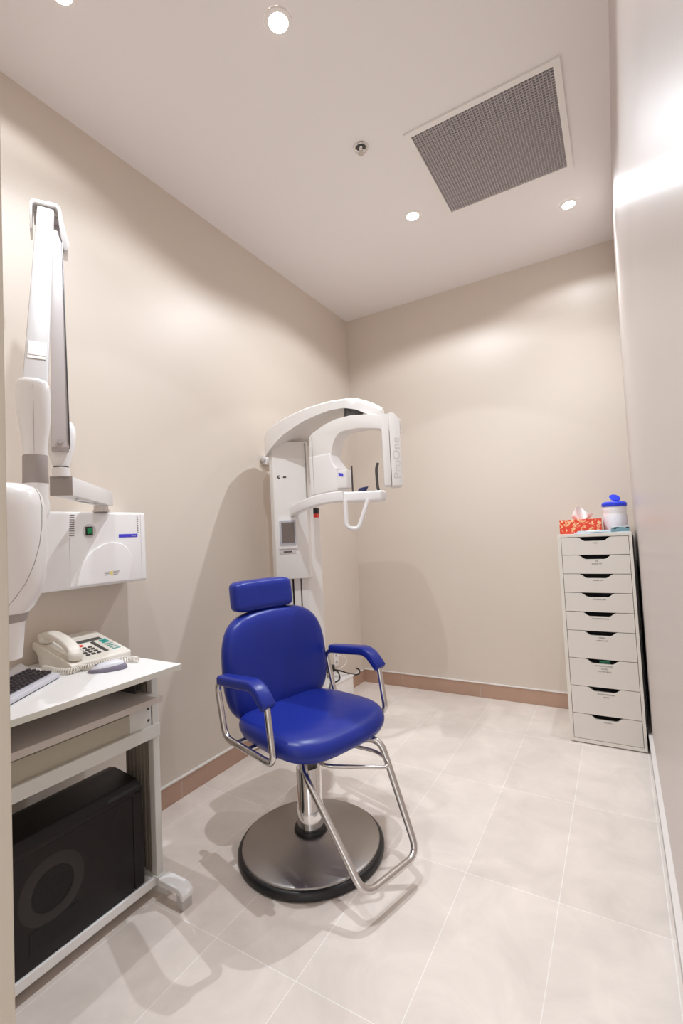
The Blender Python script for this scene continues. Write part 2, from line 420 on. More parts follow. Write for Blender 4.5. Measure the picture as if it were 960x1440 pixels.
# ------------------------------------------------------------------ air grille
gx0, gx1, gy0, gy1 = -0.722, -0.078, 1.935, 2.588
t = thing('air_grille', 'square grey egg-crate air return grille in a white frame on the ceiling', 'air vent', ((gx0 + gx1) / 2, (gy0 + gy1) / 2, H))
b = new()
fw = 0.027
for (a0, b0, a1, b1) in ((gx0, gy0, gx1, gy0 + fw), (gx0, gy1 - fw, gx1, gy1), (gx0, gy0 + fw, gx0 + fw, gy1 - fw), (gx1 - fw, gy0 + fw, gx1, gy1 - fw)):
    box(b, a0, b0, H - 0.009, a1, b1, H - 0.0005)
obj('frame', b, 'frame', t, 0)
b = new(); box(b, gx0 + fw, gy0 + fw, H - 0.0016, gx1 - fw, gy1 - fw, H - 0.0006); obj('duct_backing', b, 'gridback', t, 0)
b = new(); n = 44
for i in range(1, n):
    x = gx0 + fw + (gx1 - gx0 - 2 * fw) * i / n; y = gy0 + fw + (gy1 - gy0 - 2 * fw) * i / n
    box(b, x - 0.0016, gy0 + fw, H - 0.0085, x + 0.0016, gy1 - fw, H - 0.0018)
    box(b, gx0 + fw, y - 0.0016, H - 0.0085, gx1 - fw, y + 0.0016, H - 0.0018)
obj('egg_crate', b, 'grid', t, 0)

# ------------------------------------------------------------------ swivel chair
CX, CY = -1.11, 1.538
az = math.radians(105)
F = Vector((math.sin(az), math.cos(az), 0)); S = Vector((-F.y, F.x, 0)); UP = Vector((0, 0, 1))
chair = thing('swivel_chair', 'blue vinyl salon-style chair with armrests, headrest and footrest on a round steel base', 'chair', (CX, CY, 0))
def ch(u, s, z): return Vector((CX, CY, 0)) + F * u + S * s + UP * z
CH = frame((CX, CY, 0), F, S, UP)
b = new(); lathe(b, [(0.276, 0.0), (0.283, 0.005), (0.284, 0.020), (0.277, 0.030), (0.266, 0.033)], (CX, CY, 0), 72); obj('base_ring', b, 'rubber', chair)
b = new(); lathe(b, [(0.268, 0.030), (0.266, 0.038), (0.258, 0.042), (0.2, 0.052), (0.12, 0.064), (0.06, 0.074), (0.0, 0.075)], (CX, CY, 0), 72); obj('base_plate', b, 'brushed', chair)
b = new(); lathe(b, [(0.064, 0.068), (0.066, 0.078), (0.062, 0.088), (0.054, 0.09)], (CX, CY, 0), 40); obj('collar', b, 'rubber', chair)
post = None
b = new(); lathe(b, [(0.052, 0.085), (0.052, 0.165), (0.049, 0.17), (0.049, 0.31), (0.046, 0.315)], (CX, CY, 0), 48); post = obj('post', b, 'chrome', chair)
b = new(); lathe(b, [(0.036, 0.31), (0.036, 0.345), (0.028, 0.35), (0.028, 0.41)], (CX, CY, 0), 32); obj('post_neck', b, 'dgrey', chair)
# bracket under the seat
b2 = new(); box(b2, -0.15, -0.11, 0.438, 0.16, 0.11, 0.452, 0.003); xform(b2, CH); bb = new()
prism(bb, [(-0.09, 0.438), (0.15, 0.438), (0.14, 0.40), (0.05, 0.352), (-0.05, 0.352), (-0.09, 0.40)], ch(0, -0.045, 0), F, UP, S, 0.09, 0.004)
merge(bb, b2)
tube(bb, [ch(0.07, -0.075, 0.385), ch(0.07, 0.075, 0.385)], 0.016)
obj('seat_bracket', bb, 'chrome', chair)

def soft(bm, half_w, half_d, n_exp, layers, fn):
    """layers: list of (scale, height); fn maps (a,b,h,scale)->Vector"""
    K = 64; rings = []
    for sc, h in layers:
        r = []
        for i in range(K):
            th = 2 * PI * i / K; c, s_ = math.cos(th), math.sin(th)
            a = half_d * math.copysign(abs(c) ** (2 / n_exp), c); d = half_w * math.copysign(abs(s_) ** (2 / n_exp), s_)
            r.append(fn(a * sc, d * sc, h, sc))
        rings.append(r)
    return loft(bm, rings, True)
# seat: crowned pad with rolled edge
def seatfn(a, s, h, sc):
    # front edge slightly wider, rolled down at the front; sides lifted a little at the rear
    wid = 1.0 + 0.06 * (a / 0.24)
    z = h - 0.022 * max(0, (a - 0.08) / 0.16) ** 2 + 0.012 * (abs(s) / 0.25) ** 2 * (1 if h > 0.47 else 0.3)
    return ch(0.025 + a, s * wid, z)
b = new()
soft(b, 0.25, 0.235, 3.6, [(0.0, 0.452), (0.80, 0.452), (0.90, 0.457), (0.965, 0.468), (1.0, 0.482), (1.005, 0.494), (0.992, 0.507), (0.96, 0.518), (0.91, 0.526), (0.82, 0.531), (0.65, 0.532), (0.45, 0.530), (0.22, 0.529), (0.0, 0.528)], seatfn)
bmesh.ops.remove_doubles(b, verts=b.verts[:], dist=0.0005)
obj('seat', b, 'vinyl', chair, 60)
# backrest
def backfn(a, s, h, sc):
    # a: up, s: side, h: thickness
    z = 0.685 + a
    top = (a / 0.22)
    wid = 1.0 - 0.085 * max(0, top) ** 1.6 - 0.09 * max(0, -top) ** 2
    u = -0.195 - 0.20 * (a + 0.22) * 0.55 + h + 0.38 * (s * wid) ** 2
    return ch(u, 0.018 + s * wid, z + (0.01 if top > 0 else 0) * (1 - abs(s) / 0.27))
b = new()
soft(b, 0.262, 0.218, 3.9, [(0.0, -0.045), (0.85, -0.045), (0.94, -0.04), (0.985, -0.025), (1.0, -0.005), (0.99, 0.012), (0.96, 0.026), (0.9, 0.036), (0.78, 0.042), (0.55, 0.043), (0.3, 0.041), (0.0, 0.040)], backfn)
bmesh.ops.remove_doubles(b, verts=b.verts[:], dist=0.0005)
obj('backrest', b, 'vinyl', chair, 60)
for s in (-0.03, 0.05):
    b = new(); tube(b, [ch(-0.13, s, 0.444), ch(-0.235, s, 0.450), ch(-0.275, s, 0.62)], 0.008, 0.05)
    obj('backrest_bracket', b, 'dgrey', chair)
# headrest
def headfn(a, s, h, sc):
    u = -0.262 + h + 0.5 * s * s - 0.12 * a
    return ch(u, -0.012 + s, 0.972 + a)
b = new()
soft(b, 0.148, 0.064, 7, [(0.0, -0.04), (0.86, -0.04), (0.95, -0.035), (1.0, -0.02), (1.0, 0.006), (0.985, 0.020), (0.94, 0.031), (0.85, 0.038), (0.6, 0.041), (0.3, 0.040), (0.0, 0.039)], headfn)
bmesh.ops.remove_doubles(b, verts=b.verts[:], dist=0.0005)
hr = obj('headrest', b, 'vinyl', chair, 60)
for s in (-0.05, 0.05):
    b = new(); box(b, -0.295, s - 0.012, 0.80, -0.289, s + 0.012, 0.96, 0.002); xform(b, CH); obj('headrest_post', b, 'dgrey', chair)
# arms
for side in (-1, 1):
    s = 0.284 * side
    b = new()
    pf = fillet([ch(-0.06, s, 0.690), ch(-0.182, s, 0.676), ch(-0.132, s, 0.480), ch(0.172, s, 0.470), ch(0.138, s, 0.688), ch(0.05, s, 0.700)], 0.042, 7)
    sweep(b, pf, circ(0.0115, 14))
    fr_ = obj('arm_frame', b, 'satin', chair, 60)
    b = new()
    # padded armrest following the bend
    cen = fillet([ch(-0.135, s, 0.694), ch(-0.04, s, 0.702), ch(0.090, s, 0.715), ch(0.150, s, 0.655)], 0.06, 8)
    nn = len(cen)
    sc = [(0.55, 0.55) if i == 0 else ((0.9, 0.9) if i == 1 else (1, 1)) for i in range(nn)]
    cen = [cen[0] + (cen[0] - cen[1]).normalized() * 0.004, cen[0]] + cen[1:] + [cen[-1] + (cen[-1] - cen[-2]).normalized() * 0.005]
    sc = [(0.7, 0.6)] + [(0.95, 0.95)] + [(1, 1)] * (len(cen) - 4) + [(0.98, 0.98), (0.8, 0.7)]
    # the section's side axis is horizontal when up = S x path; use explicit up
    sweep(b, cen, rrect(0.0185, 0.028, 0.012, 4), up=S, scales=sc)
    obj('arm_pad', b, 'vinyl', chair, 50)
for u in (-0.09, -0.01, 0.12):
    b = new(); box(b, u - 0.012, -0.284, 0.462, u + 0.012, 0.284, 0.468)
    xform(b, CH); obj('cross_bar', b, 'satin', chair)
# footrest
b = new()
p2 = fillet([ch(0.05, -0.04, 0.40), ch(0.115, -0.125, 0.385), ch(0.412, -0.135, 0.094), ch(0.415, 0.135, 0.090), ch(0.262, 0.135, 0.448), ch(0.12, 0.06, 0.415)], 0.055, 9)
sweep(b, p2, circ(0.0125, 16)); ft = obj('footrest', b, 'satin', chair, 60)
b = new()
p3 = fillet([ch(0.07, -0.05, 0.40), ch(0.17, -0.075, 0.392), ch(0.335, 0.115, 0.366), ch(0.25, 0.15, 0.384), ch(0.09, 0.07, 0.405)], 0.045, 9)
sweep(b, p3, circ(0.0065, 12)); obj('footrest_brace', b, 'satin', ft, 60)

# ------------------------------------------------------------------ panoramic x-ray machine
pan = thing('panoramic_x_ray_machine', 'tall white panoramic dental x-ray machine standing in the corner behind the blue chair', 'x-ray machine', (-1.62, 2.28, 0))
b = new()
vprism(b, [(-1.70, 2.19), (-1.66, 2.14), (-1.548, 2.228), (-1.51, 2.315), (-1.60, 2.42), (-1.76, 2.28)], 0.0, 1.74, 0.006)
colm = obj('column', b, 'machine', pan)
fd = Vector((0.784, 0.622, 0)).normalized(); fn_ = Vector((fd.y, -fd.x, 0))
b = new()
vprism(b, [(-1.705, 2.105), (-1.662, 2.083), (-1.517, 2.198), (-1.530, 2.245), (-1.63, 2.36), (-1.75, 2.20)], 0.975, 1.755, 0.006)
car = obj('carriage', b, 'machine', pan)
# rail slots and belt on the fixed column
for w0, w1, m_, nm in ((0.048, 0.058, 'case2', 'drive_belt'), (0.094, 0.102, 'slot', 'guide_slot')):
    b = new(); o0 = Vector((-1.66, 2.14, 0)) + fd * w0 * 1.0 + fn_ * 0.001
    prism(b, [(0, 0.02), (w1 - w0, 0.02), (w1 - w0, 0.99), (0, 0.99)], o0, fd, UP, -fn_, 0.004)
    ob = obj(nm, b, m_, colm, 0)
# touch screen on the carriage
so = Vector((-1.662, 2.083, 0)) + fn_ * 0.0005
def face(a, z, off=0.0): return so + fd * a + UP * z + fn_ * off
b = new(); prism(b, rrect(0.052, 0.088, 0.008), face(0.070, 1.235), fd, UP, fn_, 0.010, 0.003); scr = obj('screen_frame', b, 'white', car)
b = new(); prism(b, rrect(0.046, 0.070, 0.004), face(0.070, 1.236, 0.010), fd, UP, fn_, 0.004, 0.0015); obj('bezel', b, 'bezel', scr)
b = new(); prism(b, rrect(0.036, 0.058, 0.002), face(0.071, 1.236, 0.0142), fd, UP, fn_, 0.0008); obj('screen', b, 'screen', scr)
b = new(); box(b, -0.045, -0.009, 0, 0.045, 0.009, 0.003, 0.001); xform(b, frame(face(0.066, 1.128), fd, UP, fn_)); sl = obj('key_strip', b, 'lgrey', car)
b = new(); prism(b, rrect(0.024, 0.004, 0.003), face(0.066, 1.129, 0.003), fd, UP, fn_, 0.0006); obj('key_mark', b, 'slot', sl)
for a, z, w_, h_ in ((0.033, 1.548, 0.006, 0.004), (0.033, 1.560, 0.006, 0.004), (0.028, 1.554, 0.003, 0.008), (0.065, 1.552, 0.009, 0.006)):
    b = new(); prism(b, [(-w_, -h_ / 1.6), (w_, -h_ / 1.6), (w_, h_ / 1.6), (-w_, h_ / 1.6)], face(a, z, 0.0), fd, UP, fn_, 0.001)
    obj('small_mark', b, 'black', car, 0)
# emergency stop
b = new(); box(b, -1.502, 2.235, 1.335, -1.478, 2.262, 1.37, 0.003); st = obj('stop_switch', b, 'black', pan)
b = new(); box(b, -1.498, 2.228, 1.315, -1.474, 2.255, 1.337, 0.004); obj('stop_button', b, 'red', st)
# wall bracket
b = new(); box(b, XL, 2.245, 1.665, XL + 0.03, 2.315, 1.725, 0.006); box(b, XL + 0.03, 2.26, 1.675, -1.70, 2.30, 1.705, 0.004)
wb = obj('wall_bracket', b, 'white', pan)
b = new(); lathe(b, [(0.016, 0), (0.016, 0.012), (0.010, 0.018), (0, 0.019)], (0, 0, 0), 20); xform(b, frame((XL + 0.018, 2.245, 1.695), (1, 0, 0), (0, 0, 1), (0, -1, 0))); obj('knob', b, 'lgrey', wb)
# overhead arm: lofted arch sections (near edge xy, far edge xy, z top outer, z bottom)
secs = [((-1.715, 2.085), (-1.76, 2.22), 1.795, 1.675), ((-1.668, 2.055), (-1.72, 2.34), 1.828, 1.695), ((-1.60, 2.045), (-1.64, 2.40), 1.850, 1.742),
        ((-1.545, 2.045), (-1.58, 2.42), 1.870, 1.776), ((-1.47, 2.045), (-1.50, 2.42), 1.888, 1.806), ((-1.40, 2.045), (-1.42, 2.42), 1.901, 1.830), ((-1.32, 2.045), (-1.33, 2.42), 1.908, 1.846),
        ((-1.242, 2.045), (-1.24, 2.42), 1.912, 1.857), ((-1.16, 2.05), (-1.17, 2.41), 1.908, 1.855), ((-1.098, 2.062), (-1.12, 2.39), 1.898, 1.838), ((-1.055, 2.105), (-1.075, 2.33), 1.882, 1.815), ((-1.005, 2.165), (-1.03, 2.25), 1.850, 1.803)]
rings = []
for (nx, ny), (fx, fy), zt, zb in secs:
    N_, F_ = Vector((nx, ny, 0)), Vector((fx, fy, 0)); d = (F_ - N_)
    c1 = 0.10
    rings.append([N_ + UP * zb, N_ + UP * (zt - 0.014), N_ + d * 0.03 + UP * (zt - 0.004), N_ + d * c1 + UP * (zt + 0.004), N_ + d * 0.5 + UP * (zt + 0.012), N_ + d * (1 - c1) + UP * (zt + 0.004), N_ + d * 0.97 + UP * (zt - 0.004), F_ + UP * (zt - 0.014), F_ + UP * zb, N_ + d * 0.93 + UP * (zb + 0.004), N_ + d * 0.07 + UP * (zb + 0.004)])
b = new(); loft(b, rings, True); obj('overhead_arm', b, 'machine', pan, 35)
# C-arm, in a vertical plane
co = Vector((-1.40, 2.085, 0)); cd_ = Vector((0.988, -0.152, 0)); cn = Vector((0.152, 0.988, 0))
carm = [(-0.016, 1.60), (-0.016, 1.745), (0.010, 1.765), (0.046, 1.778), (0.103, 1.797), (0.177, 1.811), (0.275, 1.812), (0.389, 1.795), (0.50, 1.768), (0.52, 1.755), (0.52, 1.69), (0.472, 1.69),
        (0.472, 1.703), (0.440, 1.714), (0.398, 1.723), (0.316, 1.738), (0.243, 1.740), (0.205, 1.736), (0.180, 1.722), (0.160, 1.698), (0.145, 1.662), (0.136, 1.62), (0.136, 1.60)]
b = new(); prism(b, carm, co + cn * 0.006, cd_, UP, cn, 0.09, 0.006, 2); ca = obj('rotating_arm', b, 'machine', pan, 35)
b = new(); lathe(b, [(0.05, 1.79), (0.05, 1.87)], tuple(co + cd_ * 0.25 + cn * 0.07), 32); obj('arm_pivot', b, 'dgrey', ca)
tubeo = [(-0.016, 1.436), (-0.016, 1.70), (0.13, 1.69), (0.134, 1.62), (0.15, 1.585), (0.175, 1.56), (0.214, 1.545), (0.216, 1.455), (0.17, 1.436), (0.02, 1.43)]
b = new(); prism(b, [(-0.016, 1.428), (-0.016, 1.64), (0.135, 1.64), (0.143, 1.60), (0.158, 1.572), (0.178, 1.556), (0.172, 1.436), (0.01, 1.426)], co, cd_, UP, cn, 0.10, 0.01, 3)
th = obj('tube_head', b, 'white', pan, 40)
b = new(); pl = [(0.165, -0.0), (0.212, 0.035), (0.212, 0.09), (0.165, 0.098)]
pts = [tuple((co + cd_ * a + cn * c)[:2]) for a, c in pl]; vprism(b, pts, 1.452, 1.545, 0.006); obj('collimator', b, 'machine', th)
b = new(); oo = co + cd_ * 0.187 + cn * 0.0135; e = (cd_ * 0.047 + cn * 0.035).normalized(); en = Vector((e.y, -e.x, 0))
prism(b, [(-0.004, 1.515), (0.020, 1.510), (0.020, 1.526), (-0.004, 1.531)], co + cd_ * 0.182 + cn * 0.0125 + en * 0.0008, e, UP, en, 0.001); obj('badge', b, 'blue', th, 0)
b = new(); prism(b, [(0.004, 1.43), (0.006, 1.43), (0.006, 1.745), (0.004, 1.745)], co - cn * 0.0006 + cd_ * 0.008, cd_, UP, cn, 0.001); obj('seam_line', b, 'seam', th, 0)
b = new()
for k in range(5):
    prism(b, [(0.05 + k * 0.018, 0.04), (0.058 + k * 0.018, 0.04), (0.072 + k * 0.018, 0.09), (0.064 + k * 0.018, 0.09)], co + UP * 1.4285, cd_, cn, -UP, 0.001)
obj('vent_slots', b, 'slot', th, 0)
b = new(); box(b, -1.5165, 2.195, 1.40, -1.5135, 2.205, 1.745, 0.001); obj('side_trim', b, 'seam', pan)
# sensor
sd = Vector((0.89, 0.456, 0)).normalized(); sn = Vector((sd.y, -sd.x, 0))
so2 = Vector((-0.931, 1.995, 0))
b = new(); vprism(b, [tuple((so2 + sd * a - sn * c)[:2]) for a, c in ((0, 0.0), (0.034, -0.0), (0.036, 0.12), (0.0, 0.12))], 1.434, 1.775, 0.005); se = obj('sensor', b, 'machine', pan)
b = new()
prism(b, [(0.036, 1.430), (0.086, 1.430), (0.086, 1.742), (0.060, 1.775), (0.036, 1.778)], so2 + sn * 0.008, sd, UP, -sn, 0.14, 0.006); sc_ = obj('sensor_cover', b, 'machine', se)
text('lettering', 'ProOne', 0.046, so2 + sn * 0.0086 + sd * 0.064 + UP * 1.560, (0, 0, 1), -sd, 'bezel2', sc_, sx=1.32)
# chin rest arm
b = new()
path = spline([(-1.585, 2.155, 1.352), (-1.52, 2.10, 1.362), (-1.40, 2.04, 1.382), (-1.28, 2.01, 1.398), (-1.15, 2.00, 1.402)], 6)
sweep(b, path, rrect(0.020, 0.027, 0.008), up=(0, 0, 1)); cr = obj('support_arm', b, 'white', pan, 50)
cdr = Vector((0.88, 0.475, 0)).normalized(); cno = Vector((cdr.y, -cdr.x, 0))
c0 = Vector((-1.155, 1.985, 0))
b = new()
prism(b, [(-0.002, 0.0), (0.19, 0.0), (0.215, 0.03), (0.19, 0.10), (0.02, 0.10), (-0.01, 0.06)], c0 + UP * 1.370, cdr, -cno, UP, 0.052, 0.012, 3); cp = obj('chin_rest', b, 'white', pan)
b = new(); tube(b, [c0 + cdr * 0.012 + UP * 1.38, c0 + cdr * 0.012 + UP * 1.245, c0 + cdr * 0.070 + UP * 1.235, c0 + cdr * 0.125 + UP * 1.38], 0.0115, 0.04); obj('grip_handle', b, 'white', cp)
b = new()
tube(b, [c0 + cdr * 0.05 - cno * 0.06 + UP * 1.41, c0 + cdr * 0.05 - cno * 0.06 + UP * 1.555], 0.0045, n=10); obj('temple_support', b, 'dgrey', cp)
b = new()
tube(b, [c0 + cdr * 0.20 - cno * 0.03 + UP * 1.385, c0 + cdr * 0.175 - cno * 0.03 + UP * 1.43, c0 + cdr * 0.172 - cno * 0.03 + UP * 1.53, c0 + cdr * 0.182 - cno * 0.03 + UP * 1.56], 0.0075, 0.02, n=10); obj('temple_support', b, 'dgrey', cp)
b = new(); prism(b, [(0, 0), (0.045, 0), (0.06, 0.030), (0.03, 0.026), (0.012, 0.022)], c0 + cdr * 0.070 - cno * 0.03 + UP * 1.417, cdr, UP, -cno, 0.03, 0.004); obj('bite_piece', b, 'navy', cp)

# low white equipment box by the wall
t = thing('power_box', 'low white equipment box on the floor against the left wall under the outlets', 'box', (-1.79, 2.76, 0))
b = new(); vprism(b, [(-1.862, 2.58), (-1.735, 2.60), (-1.698, 2.945), (-1.862, 2.97)], 0.0, 0.19, 0.006); obj('housing', b, 'machine', t)
b = new(); vprism(b, [(-1.865, 2.575), (-1.731, 2.595), (-1.694, 2.95), (-1.865, 2.975)], 0.19, 0.203, 0.004); obj('lid', b, 'white', t)
for k, (y, lb) in enumerate(((3.0, 'white wall outlet plate with a thin white cord, nearest the room corner'), (2.86, 'white wall outlet plate with a black adapter plugged in beside the x-ray column'))):
    t = thing('wall_outlet', lb, 'outlet', (XL, y, 0.285), 'white outlet plates on the left wall')
    b = new(); box(b, XL, y - 0.035, 0.23, XL + 0.006, y + 0.035, 0.345, 0.002); obj('plate', b, 'white', t)
    for z in (0.262, 0.312):
        b = new()
        box(b, XL + 0.0058, y - 0.012, z - 0.010, XL + 0.0072, y + 0.012, z + 0.010, 0.0005)
        sk = obj('socket', b, 'lgrey', t, 0)
        for d in (-0.006, 0.006):
            b = new(); box(b, XL + 0.0071, y + d - 0.0015, z - 0.006, XL + 0.0076, y + d + 0.0015, z + 0.006); obj('slot', b, 'slot', sk, 0)
t = thing('power_adapter', 'black plug-in adapter on the wall outlet with its black cable looping over the white box', 'adapter', (-1.84, 2.84, 0.27))
b = new(); box(b, XL + 0.007, 2.80, 0.235, -1.80, 2.87, 0.285, 0.008); obj('plug', b, 'black', t)
b = new(); sweep(b, spline([(-1.80, 2.85, 0.255), (-1.765, 2.87, 0.245), (-1.74, 2.93, 0.215), (-1.715, 3.0, 0.185), (-1.70, 3.04, 0.185), (-1.715, 3.07, 0.20), (-1.74, 3.06, 0.215)], 6), circ(0.005, 8)); obj('cable', b, 'black', t)
b = new(); sweep(b, spline([(-1.80, 2.84, 0.255), (-1.765, 2.85, 0.24), (-1.735, 2.82, 0.21), (-1.72, 2.76, 0.209), (-1.73, 2.70, 0.209)], 6), circ(0.005, 8)); obj('cable', b, 'black', t)
b = new(); sweep(b, spline([(-1.80, 2.81, 0.245), (-1.75, 2.76, 0.25), (-1.72, 2.67, 0.21), (-1.70, 2.62, 0.13), (-1.70, 2.60, 0.01)], 6), circ(0.005, 8)); obj('cable', b, 'black', t)
b = new(); sweep(b, spline([(XL + 0.008, 3.0, 0.312), (-1.84, 3.02, 0.305), (-1.82, 3.06, 0.28), (-1.82, 3.06, 0.24), (-1.84, 2.99, 0.215), (-1.84, 2.93, 0.208)], 6), circ(0.0025, 8))
tag(obj('thin_cord', b, 'white', None), 'thin white cord curving down from the wall outlet nearest the corner', 'cord')

# ------------------------------------------------------------------ drawer cabinet
cx0, cx1, cy0, cy1 = -0.302, 0.060, 2.918, 3.398
cab = thing('drawer_cabinet', 'tall narrow white cabinet with nine drawers standing in the right back corner', 'cabinet', ((cx0 + cx1) / 2, cy0, 0))
b = new()
T = 0.018
box(b, cx0, cy0, 0.006, cx0 + T, cy1, 1.150, 0.001); box(b, cx1 - T * 0.8, cy0, 0.006, cx1, cy1, 1.150, 0.001)
box(b, cx0 + T, cy0, 1.135, cx1 - T * 0.8, cy1, 1.150); box(b, cx0 + T, cy0, 0.006, cx1 - T * 0.8, cy1, 0.024)
box(b, cx0 + T, cy1 - 0.006, 0.024, cx1 - T * 0.8, cy1, 1.135)
obj('cabinet_body', b, 'cabedge', cab, 0)
for fx in (cx0 + 0.02, cx1 - 0.03):
    for fy in (cy0 + 0.02, cy1 - 0.03):
        b = new(); box(b, fx, fy, 0, fx + 0.012, fy + 0.012, 0.006); obj('glide', b, 'black', cab, 0)
zs = [1.134, 1.034, 0.930, 0.826, 0.721, 0.617, 0.465, 0.313, 0.162, 0.025]
labels = [['MISC'], ['PSP', 'SENSOR TIPS'], ['SENSOR TIPS'], ['BITEWING TABS'], ['FILM ATTACHMENTS'], ['STERILE', 'PAPER PLATES'], ['PROTECTIVE COVERS', 'GLOVES', 'COTTON ROLLS'], ['PROTECTIVE COVERS', 'MASKS'], ['PATIENTS']]
dx0, dx1 = cx0 + T + 0.002, cx1 - T * 0.8 - 0.002
W = dx1 - dx0
for i in range(9):
    z1, z0 = zs[i] - 0.0015, zs[i + 1] + 0.0015
    dr = bpy.data.objects.new('drawer', None); COL.objects.link(dr); dr.parent = cab
    dr.location = Vector(((dx0 + dx1) / 2, cy0, z0)) - cab.location; dr.empty_display_size = 0.03
    hh = z1 - z0; off = 0.0
    nd = 0.022
    pts = [(0, 0), (W, 0), (W, hh), (W / 2 + 0.083, hh), (W / 2 + 0.072, hh - 0.004), (W / 2 + 0.055, hh - nd + 0.004), (W / 2 + 0.046, hh - nd), (W / 2 - 0.046, hh - nd), (W / 2 - 0.055, hh - nd + 0.004), (W / 2 - 0.072, hh - 0.004), (W / 2 - 0.083, hh), (0, hh)]
    b = new(); prism(b, pts, (dx0, cy0 + 0.001, z0), (1, 0, 0), (0, 0, 1), (0, 1, 0), 0.017, 0.0008, 1)
    f = obj('drawer_front', b, 'cab', None, 0); f.parent = dr; f.location = -Vector(dr.location) - cab.location
    b = new()
    box(b, dx0 + 0.004, cy0 + 0.018, z0 + 0.006, dx1 - 0.004, cy1 - 0.03, z0 + 0.012)
    box(b, dx0 + 0.004, cy0 + 0.018, z0 + 0.012, dx0 + 0.012, cy1 - 0.03, z1 - 0.006); box(b, dx1 - 0.012, cy0 + 0.018, z0 + 0.012, dx1 - 0.004, cy1 - 0.03, z1 - 0.006)
    box(b, dx0 + 0.012, cy0 + 0.06, z0 + 0.012, dx1 - 0.012, cy0 + 0.065, z1 - 0.003)
    f2 = obj('drawer_tray', b, 'cabshade', None, 0); f2.parent = dr; f2.location = f.location
    for k, s in enumerate(labels[i]):
        tx = text('label_text', s, 0.0085, (dx0 + W / 2 + 0.006, cy0 + 0.0005, z1 - nd - 0.011 - k * 0.0145), (1, 0, 0), (0, 0, 1), 'ink', None, ext=0.0002)
        tx.parent = dr; tx.location = f.location
b = new(); box(b, -0.135, cy0 + 0.022, 0.329, -0.085, cy0 + 0.056, 0.455, 0.002)
tag(obj('green_packet', b, 'greenbox', None, 0, origin=(-0.11, cy0 + 0.04, 0.329)), 'dark green packet seen through the handle slot of the third drawer from the bottom', 'packet')

# black panel added as the shade in the gap between cabinet and wall
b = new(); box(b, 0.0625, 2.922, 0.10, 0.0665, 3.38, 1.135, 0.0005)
tag(obj('gap_shade_panel', b, 'black', None, 0, origin=(0.0645, 3.15, 0.0)), 'black panel standing in for the shade in the gap between the drawer cabinet and right wall', 'shade panel')

# things on the cabinet
ZT = 1.1505
t = thing('tissue_box', 'red floral tissue box with a white tissue pulled up, on the drawer cabinet', 'tissue box', (-0.188, 3.08, ZT))
b = new(); box(b, -0.298, 3.04, ZT, -0.080, 3.15, ZT + 0.083, 0.002); obj('carton', b, 'carton', t, origin=(-0.188, 3.09, ZT))
b = new(); rings = []; NU = 30
for j in range(13):
    v = j / 12; fr_, bk_ = [], []
    for i in range(NU + 1):
        u = -1 + 2 * i / NU
        prof_ = 0.060 + 0.020 * math.cos(3.4 * (u + 0.28)) - 0.010 * max(0, abs(u) - 0.6) * 4
        x = -0.185 + u * (0.026 + 0.030 * math.sin(v * 1.9)) + 0.006 * v
        wv = (0.016 * math.sin(5.5 * u + 1.2) + 0.006 * math.sin(13 * u + 4 * v)) * (0.25 + v)
        th_ = 0.010 * (1 - 0.75 * v) * math.sqrt(max(0, 1 - u * u)) + 0.0012
        z = ZT + 0.078 + v * prof_
        fr_.append((x, 3.095 + wv - th_, z)); bk_.append((x, 3.095 + wv + th_, z))
    rings.append(fr_ + bk_[::-1])
loft(b, rings, True); obj('tissue', b, 'tissue', t, 70)
t = thing('wipes_canister', 'white wipes canister with an open blue flip lid on the drawer cabinet', 'canister', (-0.012, 3.14, ZT))
cc = (-0.012, 3.14, ZT)
b = new(); lathe(b, [(0.057, 0), (0.0605, 0.004), (0.0605, 0.098), (0.0585, 0.106), (0.0585, 0.114), (0.061, 0.124), (0.061, 0.138), (0.058, 0.148), (0.05, 0.152)], cc, 48); obj('canister_body', b, 'white', t)
b = new(); lathe(b, [(0.0605, 0.010), (0.0609, 0.012), (0.0609, 0.094), (0.0605, 0.096)], cc, 48, cap=False); obj('wrap_label', b, 'print', t)
b = new(); lathe(b, [(0.063, 0.148), (0.064, 0.150), (0.064, 0.166), (0.058, 0.171), (0.05, 0.176), (0.0, 0.177)], cc, 48); ld = obj('lid', b, 'lidblue', t)
b = new(); lathe(b, [(0.0, 0), (0.028, 0.001), (0.030, 0.004), (0.026, 0.008), (0.0, 0.009)], (0, 0, 0), 32)
xform(b, Matrix.Translation((-0.008, 3.168, ZT + 0.196)) @ Matrix.Rotation(math.radians(22), 4, 'Y') @ Matrix.Rotation(math.radians(38), 4, 'X')); obj('flip_cap', b, 'lidblue', ld)
